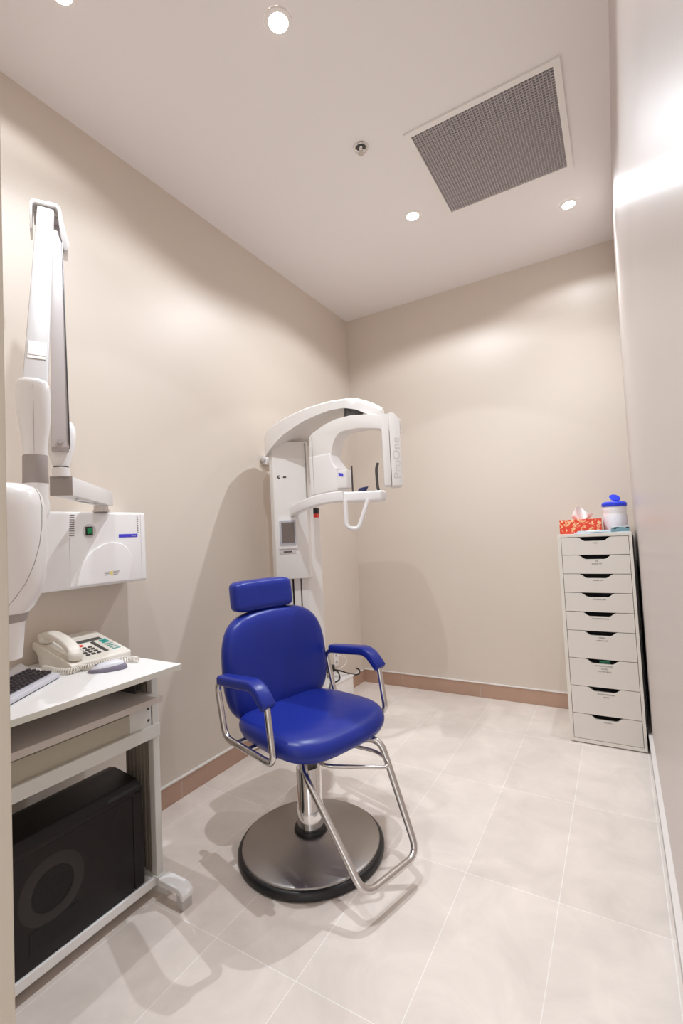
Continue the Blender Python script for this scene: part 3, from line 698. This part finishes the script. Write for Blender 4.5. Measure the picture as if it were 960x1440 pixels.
# folded cloth
t = thing('folded_cloth', 'folded pale blue cloth lying along the front of the drawer cabinet top', 'cloth', (-0.08, 2.98, ZT))
def sheet(x0, x1, y0, y1, z, th, wob, ph):
    b = new(); nx, ny = 24, 8; top = []; bot = []
    for i in range(nx + 1):
        rt, rb = [], []
        for j in range(ny + 1):
            x = x0 + (x1 - x0) * i / nx; y = y0 + (y1 - y0) * j / ny + 0.012 * (i / nx)
            h = wob * (0.5 + 0.5 * math.sin(9 * i / nx + ph + j * 0.4)) * (1 if 0 < i else 0)
            rt.append(b.verts.new((x, y, z + th + h))); rb.append(b.verts.new((x, y, z)))
        top.append(rt); bot.append(rb)
    for i in range(nx):
        for j in range(ny):
            b.faces.new((top[i][j], top[i + 1][j], top[i + 1][j + 1], top[i][j + 1])); b.faces.new((bot[i][j], bot[i][j + 1], bot[i + 1][j + 1], bot[i + 1][j]))
    for i in range(nx):
        b.faces.new((top[i][0], bot[i][0], bot[i + 1][0], top[i + 1][0])); b.faces.new((top[i][ny], top[i + 1][ny], bot[i + 1][ny], bot[i][ny]))
    for j in range(ny):
        b.faces.new((top[0][j], top[0][j + 1], bot[0][j + 1], bot[0][j])); b.faces.new((top[nx][j], bot[nx][j], bot[nx][j + 1], top[nx][j + 1]))
    return b
obj('lower_fold', sheet(-0.215, 0.052, 2.925, 3.03, ZT, 0.005, 0.002, 0), 'cloth', t, 60)
obj('upper_fold', sheet(-0.200, -0.02, 2.935, 3.03, ZT + 0.0075, 0.006, 0.004, 1), 'cloth', t, 60)
obj('rumpled_end', sheet(-0.035, 0.052, 2.930, 3.03, ZT + 0.0075, 0.012, 0.011, 2.2), 'cloth2', t, 60)
obj('end_fold', sheet(-0.040, 0.050, 2.945, 3.03, ZT + 0.0305, 0.004, 0.002, 2.2), 'cloth', t, 60)

# ------------------------------------------------------------------ computer desk
desk = thing('computer_desk', 'white computer workstation desk on metal legs against the left wall', 'desk', (-1.6, 0.75, 0))
b = new(); box(b, -1.862, 0.36, 0.779, -1.328, 1.12, 0.797, 0.0012); obj('tabletop', b, 'desk', desk, 0)
b = new(); box(b, -1.3285, 0.36, 0.7795, -1.3265, 1.12, 0.7965); box(b, -1.862, 1.1195, 0.7795, -1.328, 1.1215, 0.7965); obj('edge_band', b, 'edge', desk, 0)
b = new(); box(b, -1.78, 0.40, 0.669, -1.396, 1.093, 0.690, 0.0012); kt = obj('keyboard_tray', b, 'tray', desk, 0)
for y in (1.060, 0.44):
    b = new(); box(b, -1.66, y, 0.69, -1.50, y + 0.006, 0.779); obj('tray_hanger', b, 'dgrey', kt, 0)
b = new(); box(b, -1.470, 0.40, 0.645, -1.455, 1.085, 0.669); obj('tray_rail', b, 'edge', desk, 0)
b = new(); box(b, -1.470, 0.40, 0.582, -1.448, 1.083, 0.645); ap = obj('apron', b, 'apron', desk, 0)
b = new(); box(b, -1.449, 1.0, 0.583, -1.4465, 1.082, 0.656, 0.0005); pl_ = obj('end_plate', b, 'deskframe', ap, 0)
for z in (0.643, 0.604):
    b = new(); t0 = new(); lathe(t0, [(0.0045, 0), (0.0045, 0.002), (0, 0.003)], (0, 0, 0), 12); xform(t0, frame((-1.4466, 1.071, z), (0, 1, 0), (0, 0, 1), (1, 0, 0))); merge(b, t0); obj('screw', b, 'dgrey', ap)
b = new(); box(b, -1.480, 0.40, 0.540, -1.436, 1.110, 0.583, 0.002); obj('lower_rail', b, 'deskframe', desk, 0)
for y, lb in ((1.10, 'far'), (0.40, 'near')):
    s = -1 if lb == 'far' else 1
    b = new(); box(b, -1.475, y - 0.012, 0.06, -1.447, y + 0.014, 0.779, 0.003); lg = obj('leg', b, 'deskframe', desk, 0)
    b = new(); box(b, -1.61, y - 0.004, 0.07, -1.475, y + 0.008, 0.776, 0.001)
    for k in range(7): box(b, -1.607 + k * 0.019, y - 0.009, 0.07, -1.600 + k * 0.019, y - 0.004, 0.776)
    obj('leg_channel', b, 'ribbed', lg, 0)
    b = new()
    box(b, -1.85, y - 0.018, 0.045, -1.40, y + 0.018, 0.068, 0.004)
    prism(b, [(-1.84, 0.06), (-1.40, 0.06), (-1.40, 0.02), (-1.425, 0.013), (-1.84, 0.013)], (0, y - 0.010, 0), (1, 0, 0), (0, 0, 1), (0, 1, 0), 0.020, 0.002)
    obj('foot', b, 'deskframe', desk, 40)
    b = new(); pr_ = [(-1.43, 0.047), (-1.43, 0.070), (-1.335, 0.070), (-1.318, 0.064), (-1.308, 0.05), (-1.307, 0.034), (-1.318, 0.034), (-1.322, 0.045), (-1.338, 0.050)]
    prism(b, pr_, (0, y - 0.024, 0), (1, 0, 0), (0, 0, 1), (0, 1, 0), 0.048, 0.004, 3); cp_ = obj('end_cap', b, 'desk', lg if False else desk, 40)
    b = new(); box(b, -1.342, y - 0.019, 0.0, -1.312, y + 0.019, 0.048, 0.002); obj('foot_block', b, 'lgrey', desk, 0)
b = new(); box(b, -1.80, 0.40, 0.044, -1.455, 1.085, 0.060, 0.001); box(b, -1.462, 0.40, 0.036, -1.452, 1.092, 0.064, 0.002); obj('bottom_shelf', b, 'desk', desk, 0)

# computer tower
pc = thing('computer_tower', 'black desktop computer tower standing on the low shelf under the desk', 'computer', (-1.54, 0.76, 0.0645))
PX = -1.462; z0 = 0.0645
b = new(); box(b, -1.63, 0.46, z0, PX, 1.012, 0.372, 0.004, 2); obj('case', b, 'case', pc)
b = new(); box(b, -1.632, 1.012, z0, PX + 0.002, 1.052, 0.388, 0.009, 3); obj('front_bezel', b, 'case', pc)
b = new(); prism(b, [(-1.634, 0.372), (PX + 0.002, 0.372), (PX + 0.002, 0.388), (PX - 0.02, 0.412), (-1.60, 0.425), (-1.634, 0.42)], (0, 0.46, 0), (1, 0, 0), (0, 0, 1), (0, 1, 0), 0.585, 0.004); obj('top_cover', b, 'case', pc)
def fanp(y, z, off): return Vector((PX + off, y, z))
fy, fz = 0.752, 0.245
b = new(); t0 = new(); lathe(t0, [(0.058, 0.0005), (0.060, 0.003), (0.082, 0.003), (0.092, 0.0)], (0, 0, 0), 48, cap=False); xform(t0, frame((PX, fy, fz), (0, 1, 0), (0, 0, 1), (1, 0, 0))); merge(b, t0)
fg = obj('fan_surround', b, 'case3', pc)
b = new()
for ring_ in range(1, 9):
    rad = 0.0065 * ring_; nh = 6 * ring_
    for k in range(nh):
        a = 2 * PI * k / nh
        t0 = new(); lathe(t0, [(0.0019, 0), (0.0019, 0.0006)], (0, 0, 0), 6); xform(t0, frame((PX + 0.0002, fy + rad * math.cos(a), fz + rad * math.sin(a)), (0, 1, 0), (0, 0, 1), (1, 0, 0))); merge(b, t0)
obj('fan_holes', b, 'case2', fg, 0)
b = new(); box(b, PX, 0.688, 0.098, PX + 0.0012, 0.824, 0.160, 0.0005); vp_ = obj('vent_panel', b, 'case2', pc, 0)
b = new()
for i in range(18):
    for j in range(8):
        y = 0.694 + i * 0.0073; z = 0.103 + j * 0.0073 + (i % 2) * 0.003
        box(b, PX + 0.0012, y, z, PX + 0.0018, y + 0.004, z + 0.003)
obj('vent_mesh', b, 'case', vp_, 0)
for y, z, a in ((0.95, 0.345, 0.9), (0.965, 0.10, -0.5), (0.645, 0.33, 0.5), (0.645, 0.11, 0.9)):
    b = new(); box(b, -0.0008, -0.018, -0.0012, 0.001, 0.018, 0.0012); xform(b, Matrix.Translation((PX, y, z)) @ Matrix.Rotation(a, 4, 'X'))
    obj('moulded_line', b, 'case2', pc, 0)

# telephone
Z = 0.797
ph = thing('desk_telephone', 'cream office telephone with a keypad and handset on the desk beside the keyboard', 'telephone', (-1.73, 1.0, Z))
PHR = math.radians(0)
def php(x, y, z): return Vector((x, y, z))
b = new()
prism(b, [(-1.60, Z), (-1.60, Z + 0.020), (-1.605, Z + 0.026), (-1.84, Z + 0.085), (-1.85, Z + 0.080), (-1.85, Z + 0.060), (-1.82, Z + 0.045), (-1.80, Z)], (0, 0.897, 0), (1, 0, 0), (0, 0, 1), (0, 1, 0), 0.222, 0.003, 2)
obj('phone_base', b, 'phone', ph)
slope = math.atan2(0.059, 0.235); tu = Vector((-math.cos(slope), 0, math.sin(slope))); tv = Vector((0, 1, 0)); tn = Vector((math.sin(slope), 0, math.cos(slope)))
tp0 = Vector((-1.605, 0.897, Z + 0.0262))
def tp(a, c, off=0.0): return tp0 + tu * a + tv * c + tn * off   # a: up the slope, c: along the desk
def keyb(a, c, w_, h_, m_, nm, th=0.003, par=None):
    b = new(); box(b, -h_ / 2, -w_ / 2, 0, h_ / 2, w_ / 2, th, min(0.001, th / 3), 1); xform(b, frame(tp(a, c), tu, tv, tn)); return obj(nm, b, m_, par or ph, 0)
b = new()
for r_ in range(4):
    for c_ in range(3):
        t0 = new(); box(t0, -0.005, -0.0065, 0, 0.005, 0.0065, 0.0035, 0.001, 1); xform(t0, frame(tp(0.038 + r_ * 0.019, 0.082 + c_ * 0.020), tu, tv, tn)); merge(b, t0)
obj('keypad', b, 'dgrey', ph, 0)
keyb(0.118, 0.098, 0.022, 0.012, 'red', 'hold_key', 0.004)
keyb(0.122, 0.078, 0.010, 0.006, 'red', 'message_lamp', 0.003)
keyb(0.152, 0.135, 0.125, 0.022, 'lcd', 'display', 0.002)
keyb(0.085, 0.152, 0.014, 0.10, 'lcd', 'name_strip', 0.0015)
for k in range(6): keyb(0.045 + k * 0.0165, 0.192, 0.026, 0.008, 'phonekey' if k < 4 else 'teal', 'line_key', 0.0035)
b = new()
for k in range(6):
    t0 = new(); box(t0, -0.0015, -0.016, 0, 0.0015, 0.016, 0.001); xform(t0, frame(tp(0.0385 + k * 0.0165, 0.192), tu, tv, tn)); merge(b, t0)
obj('key_print', b, 'teal', ph, 0)
# handset
b = new()
hp = spline([tp(0.030, 0.028, 0.018), tp(0.05, 0.029, 0.034), tp(0.10, 0.030, 0.043), tp(0.16, 0.030, 0.043), tp(0.205, 0.029, 0.034), tp(0.232, 0.028, 0.018)], 5)
sweep(b, hp, rrect(0.021, 0.011, 0.007), up=tuple(tn)); 
for a in (0.030, 0.215):
    t0 = new(); lathe(t0, [(0.022, 0.004), (0.025, 0.008), (0.025, 0.020), (0.022, 0.030), (0.012, 0.035), (0, 0.036)], (0, 0, 0), 28); xform(t0, frame(tp(a, 0.029), tu, tv, tn)); merge(b, t0)
obj('handset', b, 'phone', ph, 50)
# coiled cord
b = new(); base = spline([(-1.60, 0.925, Z + 0.012), (-1.578, 0.94, Z + 0.0112), (-1.572, 0.985, Z + 0.0112), (-1.565, 1.03, Z + 0.0112), (-1.535, 1.065, Z + 0.0112), (-1.495, 1.07, Z + 0.0112)], 40)
base2 = spline([(-1.60, 0.925, Z + 0.012), (-1.59, 0.89, Z + 0.0112), (-1.63, 0.872, Z + 0.0112), (-1.68, 0.87, Z + 0.0112), (-1.73, 0.875, Z + 0.0112)], 40)
def coil(bm, base, r, turns):
    n = len(base); out = []; N = turns * 10
    for i in range(N + 1):
        f = i / N * (n - 1); k = min(int(f), n - 2); p = base[k].lerp(base[k + 1], f - k); d = (base[k + 1] - base[k]).normalized()
        s = d.cross(UP).normalized(); a = 2 * PI * i / 10
        out.append(p + s * r * math.cos(a) + UP * r * math.sin(a))
    sweep(bm, out, circ(0.0021, 6))
coil(b, base, 0.0085, 26); coil(b, base2, 0.0085, 22); obj('coiled_cord', b, 'phone', ph, 60)

# mouse
ms = thing('computer_mouse', 'pale grey and purple computer mouse on the desk in front of the telephone', 'mouse', (-1.525, 0.975, Z))
ma = math.atan2(0.085, 0.085)
MX = Matrix.Translation((-1.512, 0.968, Z)) @ Matrix.Rotation(ma + 0.05, 4, 'Z')
def mshape(sc, zz, z0):
    b = new(); K = 32; rings = []
    for q, h in ((1.0, 0.0), (1.03, 0.15), (1.0, 0.35), (0.92, 0.6), (0.75, 0.82), (0.5, 0.95), (0.25, 1.0), (0.0, 1.0)):
        r = []
        for i in range(K):
            a = 2 * PI * i / K; x = 0.060 * sc * q * math.cos(a); y = 0.031 * sc * q * math.sin(a) * (1 - 0.12 * math.cos(a))
            r.append((x, y, z0 + zz * h * (1 + 0.35 * math.cos(a) * q * (h > 0.1))))
        rings.append(r)
    loft(b, rings, True); bmesh.ops.remove_doubles(b, verts=b.verts[:], dist=0.0003); xform(b, MX); return b
obj('mouse_body', mshape(1.0, 0.022, 0.0), 'mouseg', ms, 60)
obj('mouse_shell', mshape(0.88, 0.026, 0.004), 'mousew', ms, 60)
b = new(); t0 = new(); lathe(t0, [(0.008, -0.002), (0.008, 0.002)], (0, 0, 0), 16); xform(t0, MX @ Matrix.Translation((-0.035, 0, 0.016)) @ Matrix.Rotation(PI / 2, 4, 'X')); merge(b, t0); obj('scroll_wheel', b, 'mouseg', ms)

# keyboard
kb = thing('keyboard', 'black computer keyboard with a silver front edge lying on the desk', 'keyboard', (-1.585, 0.65, Z))
ka = math.atan2(-0.224, 0.149)    # along the front edge, from the far end to the near end
ke = Vector((math.cos(ka), math.sin(ka), 0)); kd = Vector((ke.y, -ke.x, 0))  # kd: towards the back of the keys
k0 = Vector((-1.585, 0.851, Z))
KL, KD = 0.37, 0.125
def kp(a, c, z): return k0 + ke * a + kd * c + UP * z
b = new(); prism(b, [(0, 0.003), (0, 0.014), (0.004, 0.017), (KD, 0.034), (KD, 0.004), (0.02, 0.0)], k0, kd, UP, ke, KL, 0.002); obj('keyboard_base', b, 'silver', kb)
b = new(); prism(b, [(0.002, 0.0), (0.002, 0.003), (KD, 0.004), (KD, 0.0)], k0 + ke * 0.002, kd, UP, ke, KL - 0.004); obj('underside', b, 'black', kb, 0)
b = new(); prism(b, [(0.020, 0.0185), (KD - 0.036, 0.0315), (KD - 0.036, 0.018), (0.020, 0.012)], k0 + ke * 0.006, kd, UP, ke, KL - 0.012, 0.001); obj('key_bed', b, 'black', kb, 0)
b = new(); ksl = math.atan2(0.0145, KD - 0.04)
for r_ in range(5):
    for c_ in range(19):
        a = 0.010 + c_ * 0.0187 + (r_ % 3) * 0.003; c = 0.020 + r_ * 0.0152
        if a > KL - 0.024: continue
        t0 = new(); box(t0, 0, 0, 0, 0.0165, 0.0135, 0.008, 0.002, 1)
        for v_ in t0.verts:
            if v_.co.z > 0.004: v_.co.x = 0.00825 + (v_.co.x - 0.00825) * 0.8; v_.co.y = 0.00675 + (v_.co.y - 0.00675) * 0.8
        z = 0.018 + c * math.tan(ksl) 
        xform(t0, frame(kp(a, c, z), ke, kd, UP)); merge(b, t0)
obj('keys', b, 'key', kb, 0)
b = new(); prism(b, [(KD - 0.032, 0.030), (KD - 0.002, 0.034), (KD, 0.054), (KD - 0.008, 0.056), (KD - 0.032, 0.040)], k0 + ke * 0.006, kd, UP, ke, 0.34, 0.002); us = obj('media_strip', b, 'greyband', kb)
b = new(); box(b, 0, 0, 0, 0.012, 0.004, 0.003); xform(b, frame(kp(0.20, KD - 0.036, 0.036), ke, kd, UP)); obj('indicator', b, 'greenbox', kb, 0)

# ------------------------------------------------------------------ wall x-ray unit
xr = thing('wall_x_ray_unit', 'white wall-mounted dental x-ray unit with a folding arm and tube head above the desk', 'x-ray machine', (XL, 1.07, 1.2))
FX = -1.73
b = new(); box(b, XL, 0.853, 1.062, FX, 1.296, 1.348, 0.012, 3); xb = obj('control_box', b, 'white', xr, 40)
def xp(y, z, off=0.0): return Vector((FX + off, y, z))
b = new(); 
arch = [(0.99, 1.07), (0.995, 1.09), (1.005, 1.125), (1.018, 1.160), (1.036, 1.185), (1.065, 1.208), (1.10, 1.224), (1.138, 1.230), (1.175, 1.222), (1.20, 1.204), (1.218, 1.175), (1.222, 1.145), (1.214, 1.10), (1.208, 1.07)]
prism(b, arch, (FX - 0.001, 0, 0), (0, 1, 0), (0, 0, 1), (1, 0, 0), 0.012, 0.008, 4); obj('moulded_bulge', b, 'white', xb, 60)
b = new(); b9 = new()
for k in range(10):
    box(b, FX - 0.001, 0.971 + k * 0.0004, 1.258 + k * 0.0083, FX + 0.0006, 0.990 + k * 0.0002, 1.2608 + k * 0.0083)
    box(b9, FX - 0.001, 1.252, 1.262 + k * 0.0078, FX + 0.0006, 1.259, 1.2648 + k * 0.0078)
obj('vent_slots', b, 'slot', xb, 0); obj('vent_slots', b9, 'slot', xb, 0)
b = new(); t0 = new(); lathe(t0, [(0.027, -0.001), (0.026, 0.0015), (0.0, 0.002)], (0, 0, 0), 32); xform(t0, frame((FX, 1.048, 1.275), (0, 1, 0), (0, 0, 1), (1, 0, 0))); merge(b, t0); sw = obj('switch_recess', b, 'lgrey', xb)
b = new(); box(b, FX, 1.032, 1.258, FX + 0.004, 1.060, 1.291, 0.001); obj('switch_frame', b, 'black', sw)
b = new(); box(b, FX + 0.004, 1.037, 1.264, FX + 0.007, 1.055, 1.286, 0.001); obj('power_switch', b, 'green', sw)
b = new(); box(b, FX - 0.0005, 1.169, 1.2455, FX + 0.001, 1.254, 1.259, 0.0005); bd = obj('blue_badge', b, 'blue', xb, 0)
text('lettering', 'intra', 0.011, xp(1.246, 1.2525, 0.0014), (0, 1, 0), (0, 0, 1), 'silver', bd, align='RIGHT')
b = new()
for y0_, y1_ in ((1.098, 1.120), (1.134, 1.160)):
    for k in range(3): box(b, FX + 0.0105, y0_, 1.101 + k * 0.0055, FX + 0.0116, y1_ - (k == 0) * 0.006, 1.1035 + k * 0.0055)
obj('fine_print', b, 'seam', xb, 0)
b = new(); prism(b, [(1.122, 1.101), (1.132, 1.101), (1.132, 1.116), (1.122, 1.116)], (FX + 0.0105, 0, 0), (0, 1, 0), (0, 0, 1), (1, 0, 0), 0.0008); obj('warning_sticker', b, 'yellow', xb, 0)
b = new(); box(b, FX - 0.0008, 0.971, 1.068, FX + 0.0004, 0.9722, 1.25); obj('seam_line', b, 'bezel', xb, 0)
b = new(); box(b, FX - 0.0008, 1.2695, 1.068, FX + 0.0004, 1.2707, 1.34); obj('seam_line', b, 'bezel', xb, 0)
# hinge on top of the box
b = new(); lathe(b, [(0.030, 1.348), (0.030, 1.356), (0.026, 1.357), (0.026, 1.372)], (-1.735, 1.10, 0), 32); hg = obj('arm_pivot', b, 'satin', xr)
def beam(bm, a, c, w0, h0, w1, h1, r=0.004, side=None):
    a, c = Vector(a), Vector(c); d = (c - a).normalized()
    s = Vector(side) if side is not None else d.cross(UP).normalized(); s = (s - d * s.dot(d)).normalized(); n_ = s.cross(d).normalized()
    t = new(); rings = []
    for p, w_, h_ in ((a, w0, h0), (c, w1, h1)):
        rings.append([p + s * q * w_ / 2 + n_ * e_ * h_ / 2 for q, e_ in ((-1, -1), (1, -1), (1, 1), (-1, 1))])
    loft(t, rings, True); bevel(t, r, 2); merge(bm, t)
N0 = (-1.405, 0.770, 1.400); E0 = (-1.745, 1.125, 1.400)
b = new(); beam(b, N0, E0, 0.058, 0.056, 0.058, 0.056, 0.003); ha = obj('horizontal_arm', b, 'white', xr, 30)
dN = (Vector(E0) - Vector(N0)).normalized()
b = new(); beam(b, Vector(N0) - dN * 0.004, Vector(N0), 0.060, 0.058, 0.060, 0.058, 0.001); obj('end_plate', b, 'greyband', ha, 30)
b = new(); sd_ = dN.cross(UP).normalized(); sweep(b, spline([Vector(N0) + dN * 0.08 - UP * 0.031 + sd_ * 0.02, Vector(N0) + dN * 0.14 - UP * 0.034, Vector(N0) + dN * 0.30 - UP * 0.032 + sd_ * 0.015], 6), circ(0.0022, 8)); obj('cable', b, 'bezel', ha)
# lower knuckle
KX, KY = -1.405, 0.770
b = new(); lathe(b, [(0.024, 1.427), (0.024, 1.452), (0.0225, 1.453)], (KX, KY, 0), 32); kn = obj('pivot_sleeve', b, 'white', xr)
b = new(); lathe(b, [(0.020, 1.4525), (0.020, 1.457)], (KX, KY, 0), 32); obj('pivot_gap', b, 'dgrey', kn)
A1a = Vector((-1.403, 0.770, 1.515)); A1b = Vector((-1.635, 0.893, 2.345))
a1d = (A1b - A1a).normalized(); a1s = Vector((0.92, 0.40, 0)).normalized(); a1s = Vector((-0.40, 0.92, 0)) if False else a1s
viewr = Vector((0.52, 0.854, 0))
b = new(); K = 28; rings = []
for z, r_ in ((1.457, 0.0215), (1.462, 0.023), (1.49, 0.030), (1.52, 0.037), (1.55, 0.040), (1.575, 0.039), (1.595, 0.032), (1.606, 0.018)):
    off = (z - 1.457) / 0.15
    rings.append([(KX + viewr.x * r_ * math.cos(2 * PI * i / K) * 1.0 - 0.854 * r_ * 0.55 * math.sin(2 * PI * i / K) - 0.028 * off, KY + viewr.y * r_ * math.cos(2 * PI * i / K) + 0.52 * r_ * 0.55 * math.sin(2 * PI * i / K) + 0.017 * off, z) for i in range(K)])
loft(b, rings, True); obj('lower_knuckle', b, 'white', xr, 60)
# rear arm segment
vs = Vector((0.47, 0.88, 0)).normalized()
b = new(); beam(b, A1a + Vector((0.018, -0.012, -0.012)), A1b, 0.044, 0.030, 0.036, 0.030, 0.003, side=vs); ra = obj('rear_arm', b, 'armgrey', xr, 30)
b = new(); beam(b, A1a + vs * 0.0235 + Vector((0.018, -0.012, 0.0)), A1b + vs * 0.0195, 0.003, 0.034, 0.003, 0.034, 0.0005, side=vs); obj('arm_edge', b, 'dgrey', ra, 30)
b = new(); nA = vs.cross(a1d).normalized(); nA = nA if nA.dot(Vector((0, 0, 0)) - A1a) > 0 else -nA
t0 = new(); lathe(t0, [(0.008, 0), (0.008, 0.003), (0, 0.0035)], (0, 0, 0), 16); 
pz = A1a + Vector((0.018, -0.012, 0)) + nA * 0.0145 + a1d * 0.006
xform(t0, frame(pz, vs, a1d, nA)); merge(b, t0); obj('screw', b, 'greyband', ra)
# front arm segment
A2a = Vector((-1.634, 0.862, 2.372)); A2b = Vector((-1.172, 0.586, 1.590))
a2d = (A2b - A2a).normalized(); vs2 = Vector((0.44, 0.90, 0)).normalized()
b = new(); beam(b, A2a, A2b, 0.050, 0.050, 0.052, 0.052, 0.008, side=vs2); fa = obj('front_arm', b, 'armwhite', xr, 30)
nB = vs2.cross(a2d).normalized(); nB = nB if nB.dot(-A2a + Vector((0, 0, CAMZ))) > 0 else -nB
b = new(); t0 = new(); box(t0, -0.020, -0.035, 0, 0.020, 0.035, 0.002, 0.0008, 1); xform(t0, frame(A2b - a2d * 0.13 + nB * 0.026, vs2, a2d, nB)); merge(b, t0); lbp = obj('logo_plate', b, 'cream', fa, 0)
b = new(); t0 = new(); box(t0, -0.018, -0.012, 0, 0.018, 0.010, 0.001); xform(t0, frame(A2b - a2d * 0.118 + nB * 0.028, vs2, a2d, nB)); merge(b, t0); obj('logo_mark', b, 'lgrey', lbp, 0)
# elbow hood
b = new()
EC = Vector((-1.645, 0.870, 2.36))
hood = [(-0.048, -0.075), (-0.048, 0.022), (-0.040, 0.036), (0.030, 0.040), (0.042, 0.030), (0.050, -0.02), (0.066, -0.095), (0.062, -0.118), (0.048, -0.118), (0.036, -0.03), (0.033, 0.018), (0.028, 0.027), (-0.034, 0.024), (-0.040, 0.014), (-0.040, -0.065)]
nv = Vector((0.88, -0.47, 0))
prism(b, hood, EC + nv * 0.045, vs, UP, -nv, 0.075, 0.003, 2); obj('elbow_hood', b, 'white', xr, 40)
b = new(); cylbetween(b, EC - vs * 0.036 + UP * -0.005, EC + vs * 0.034 + UP * -0.005, 0.022); obj('elbow_pivot', b, 'lgrey', xr)
# yoke at the front
YX, YY = -1.168, 0.581
b = new(); rings = []
def yr(z, a, d, n_=2.8, ox=0.0):
    K = 36; out = []
    for i in range(K):
        th_ = 2 * PI * i / K; c, s = math.cos(th_), math.sin(th_)
        p = Vector((YX, YY, z)) + vs2 * (a * math.copysign(abs(c) ** (2 / n_), c) + ox) + Vector((-vs2.y, vs2.x, 0)) * d * math.copysign(abs(s) ** (2 / n_), s)
        out.append(p)
    return out
for z, a, ox in ((1.438, 0.0247, 0), (1.46, 0.0252, 0), (1.49, 0.0285, 0), (1.52, 0.0325, 0.0), (1.55, 0.0345, -0.001), (1.585, 0.035, -0.0015), (1.605, 0.0335, -0.002), (1.614, 0.030, -0.003), (1.618, 0.022, -0.003)):
    rings.append(yr(z, a, a * 0.9, 2.6, ox))
loft(b, rings, True); yk = obj('front_knuckle', b, 'white', xr, 60)
b = new(); 
for zz in range(1): pass
prism(b, [(-0.0004, 1.44), (0.0004, 1.44), (0.0004, 1.60), (-0.0004, 1.60)], Vector((YX, YY, 0)) + Vector((vs2.y, -vs2.x, 0)) * 0.0312 - vs2 * 0.002, vs2, UP, Vector((-vs2.y, vs2.x, 0)), 0.0015); obj('seam_line', b, 'seam', yk, 0)
b = new(); lathe(b, [(0.0258, 1.372), (0.0264, 1.374), (0.0256, 1.436), (0.0247, 1.438)], (YX, YY, 0), 40); obj('grey_collar', b, 'greyband', xr)
b = new(); sweep(b, spline([(YX, YY, 1.374), (YX, YY, 1.34), (YX + 0.004, YY - 0.004, 1.30), (-1.135, 0.51, 1.25)], 6), circ(0.0255, 28)); obj('head_yoke', b, 'white', xr, 60)
# tube head
HX, HY = -1.128, 0.497
b = new(); prof = [(0.0, 1.362), (0.034, 1.362), (0.050, 1.358), (0.062, 1.349), (0.070, 1.335), (0.0755, 1.31), (0.0775, 1.27), (0.0775, 1.23), (0.0755, 1.19), (0.071, 1.15), (0.063, 1.12), (0.052, 1.098), (0.043, 1.088), (0.040, 1.085)]
lathe(b, prof, (HX, HY, 0), 56); hd = obj('tube_head', b, 'white', xr, 60)
b = new(); pts = []
tv_ = Vector((0.92, 0.39, 0)).normalized(); tv2 = Vector((0.965, -0.26, 0)).normalized()
for k, (r_, z) in enumerate(prof[3:]):
    q = k / (len(prof) - 4); dd = Vector((0.62 - 0.0 * q, 0.52 - 1.3 * q * q, 0)).normalized()
    pts.append(Vector((HX, HY, z)) + dd * (r_ + 0.0002))
sweep(b, pts, circ(0.0007, 6)); obj('seam_line', b, 'seam', hd, 0)
b = new(); lathe(b, [(0.0405, 1.087), (0.041, 1.084), (0.038, 1.070), (0.036, 1.068)], (HX, HY, 0), 40); obj('cone_collar', b, 'greyband', xr)
b = new(); lathe(b, [(0.0345, 1.070), (0.028, 0.99), (0.025, 0.99), (0.030, 1.06)], (HX, HY, 0), 40); obj('aiming_cone', b, 'white', xr)
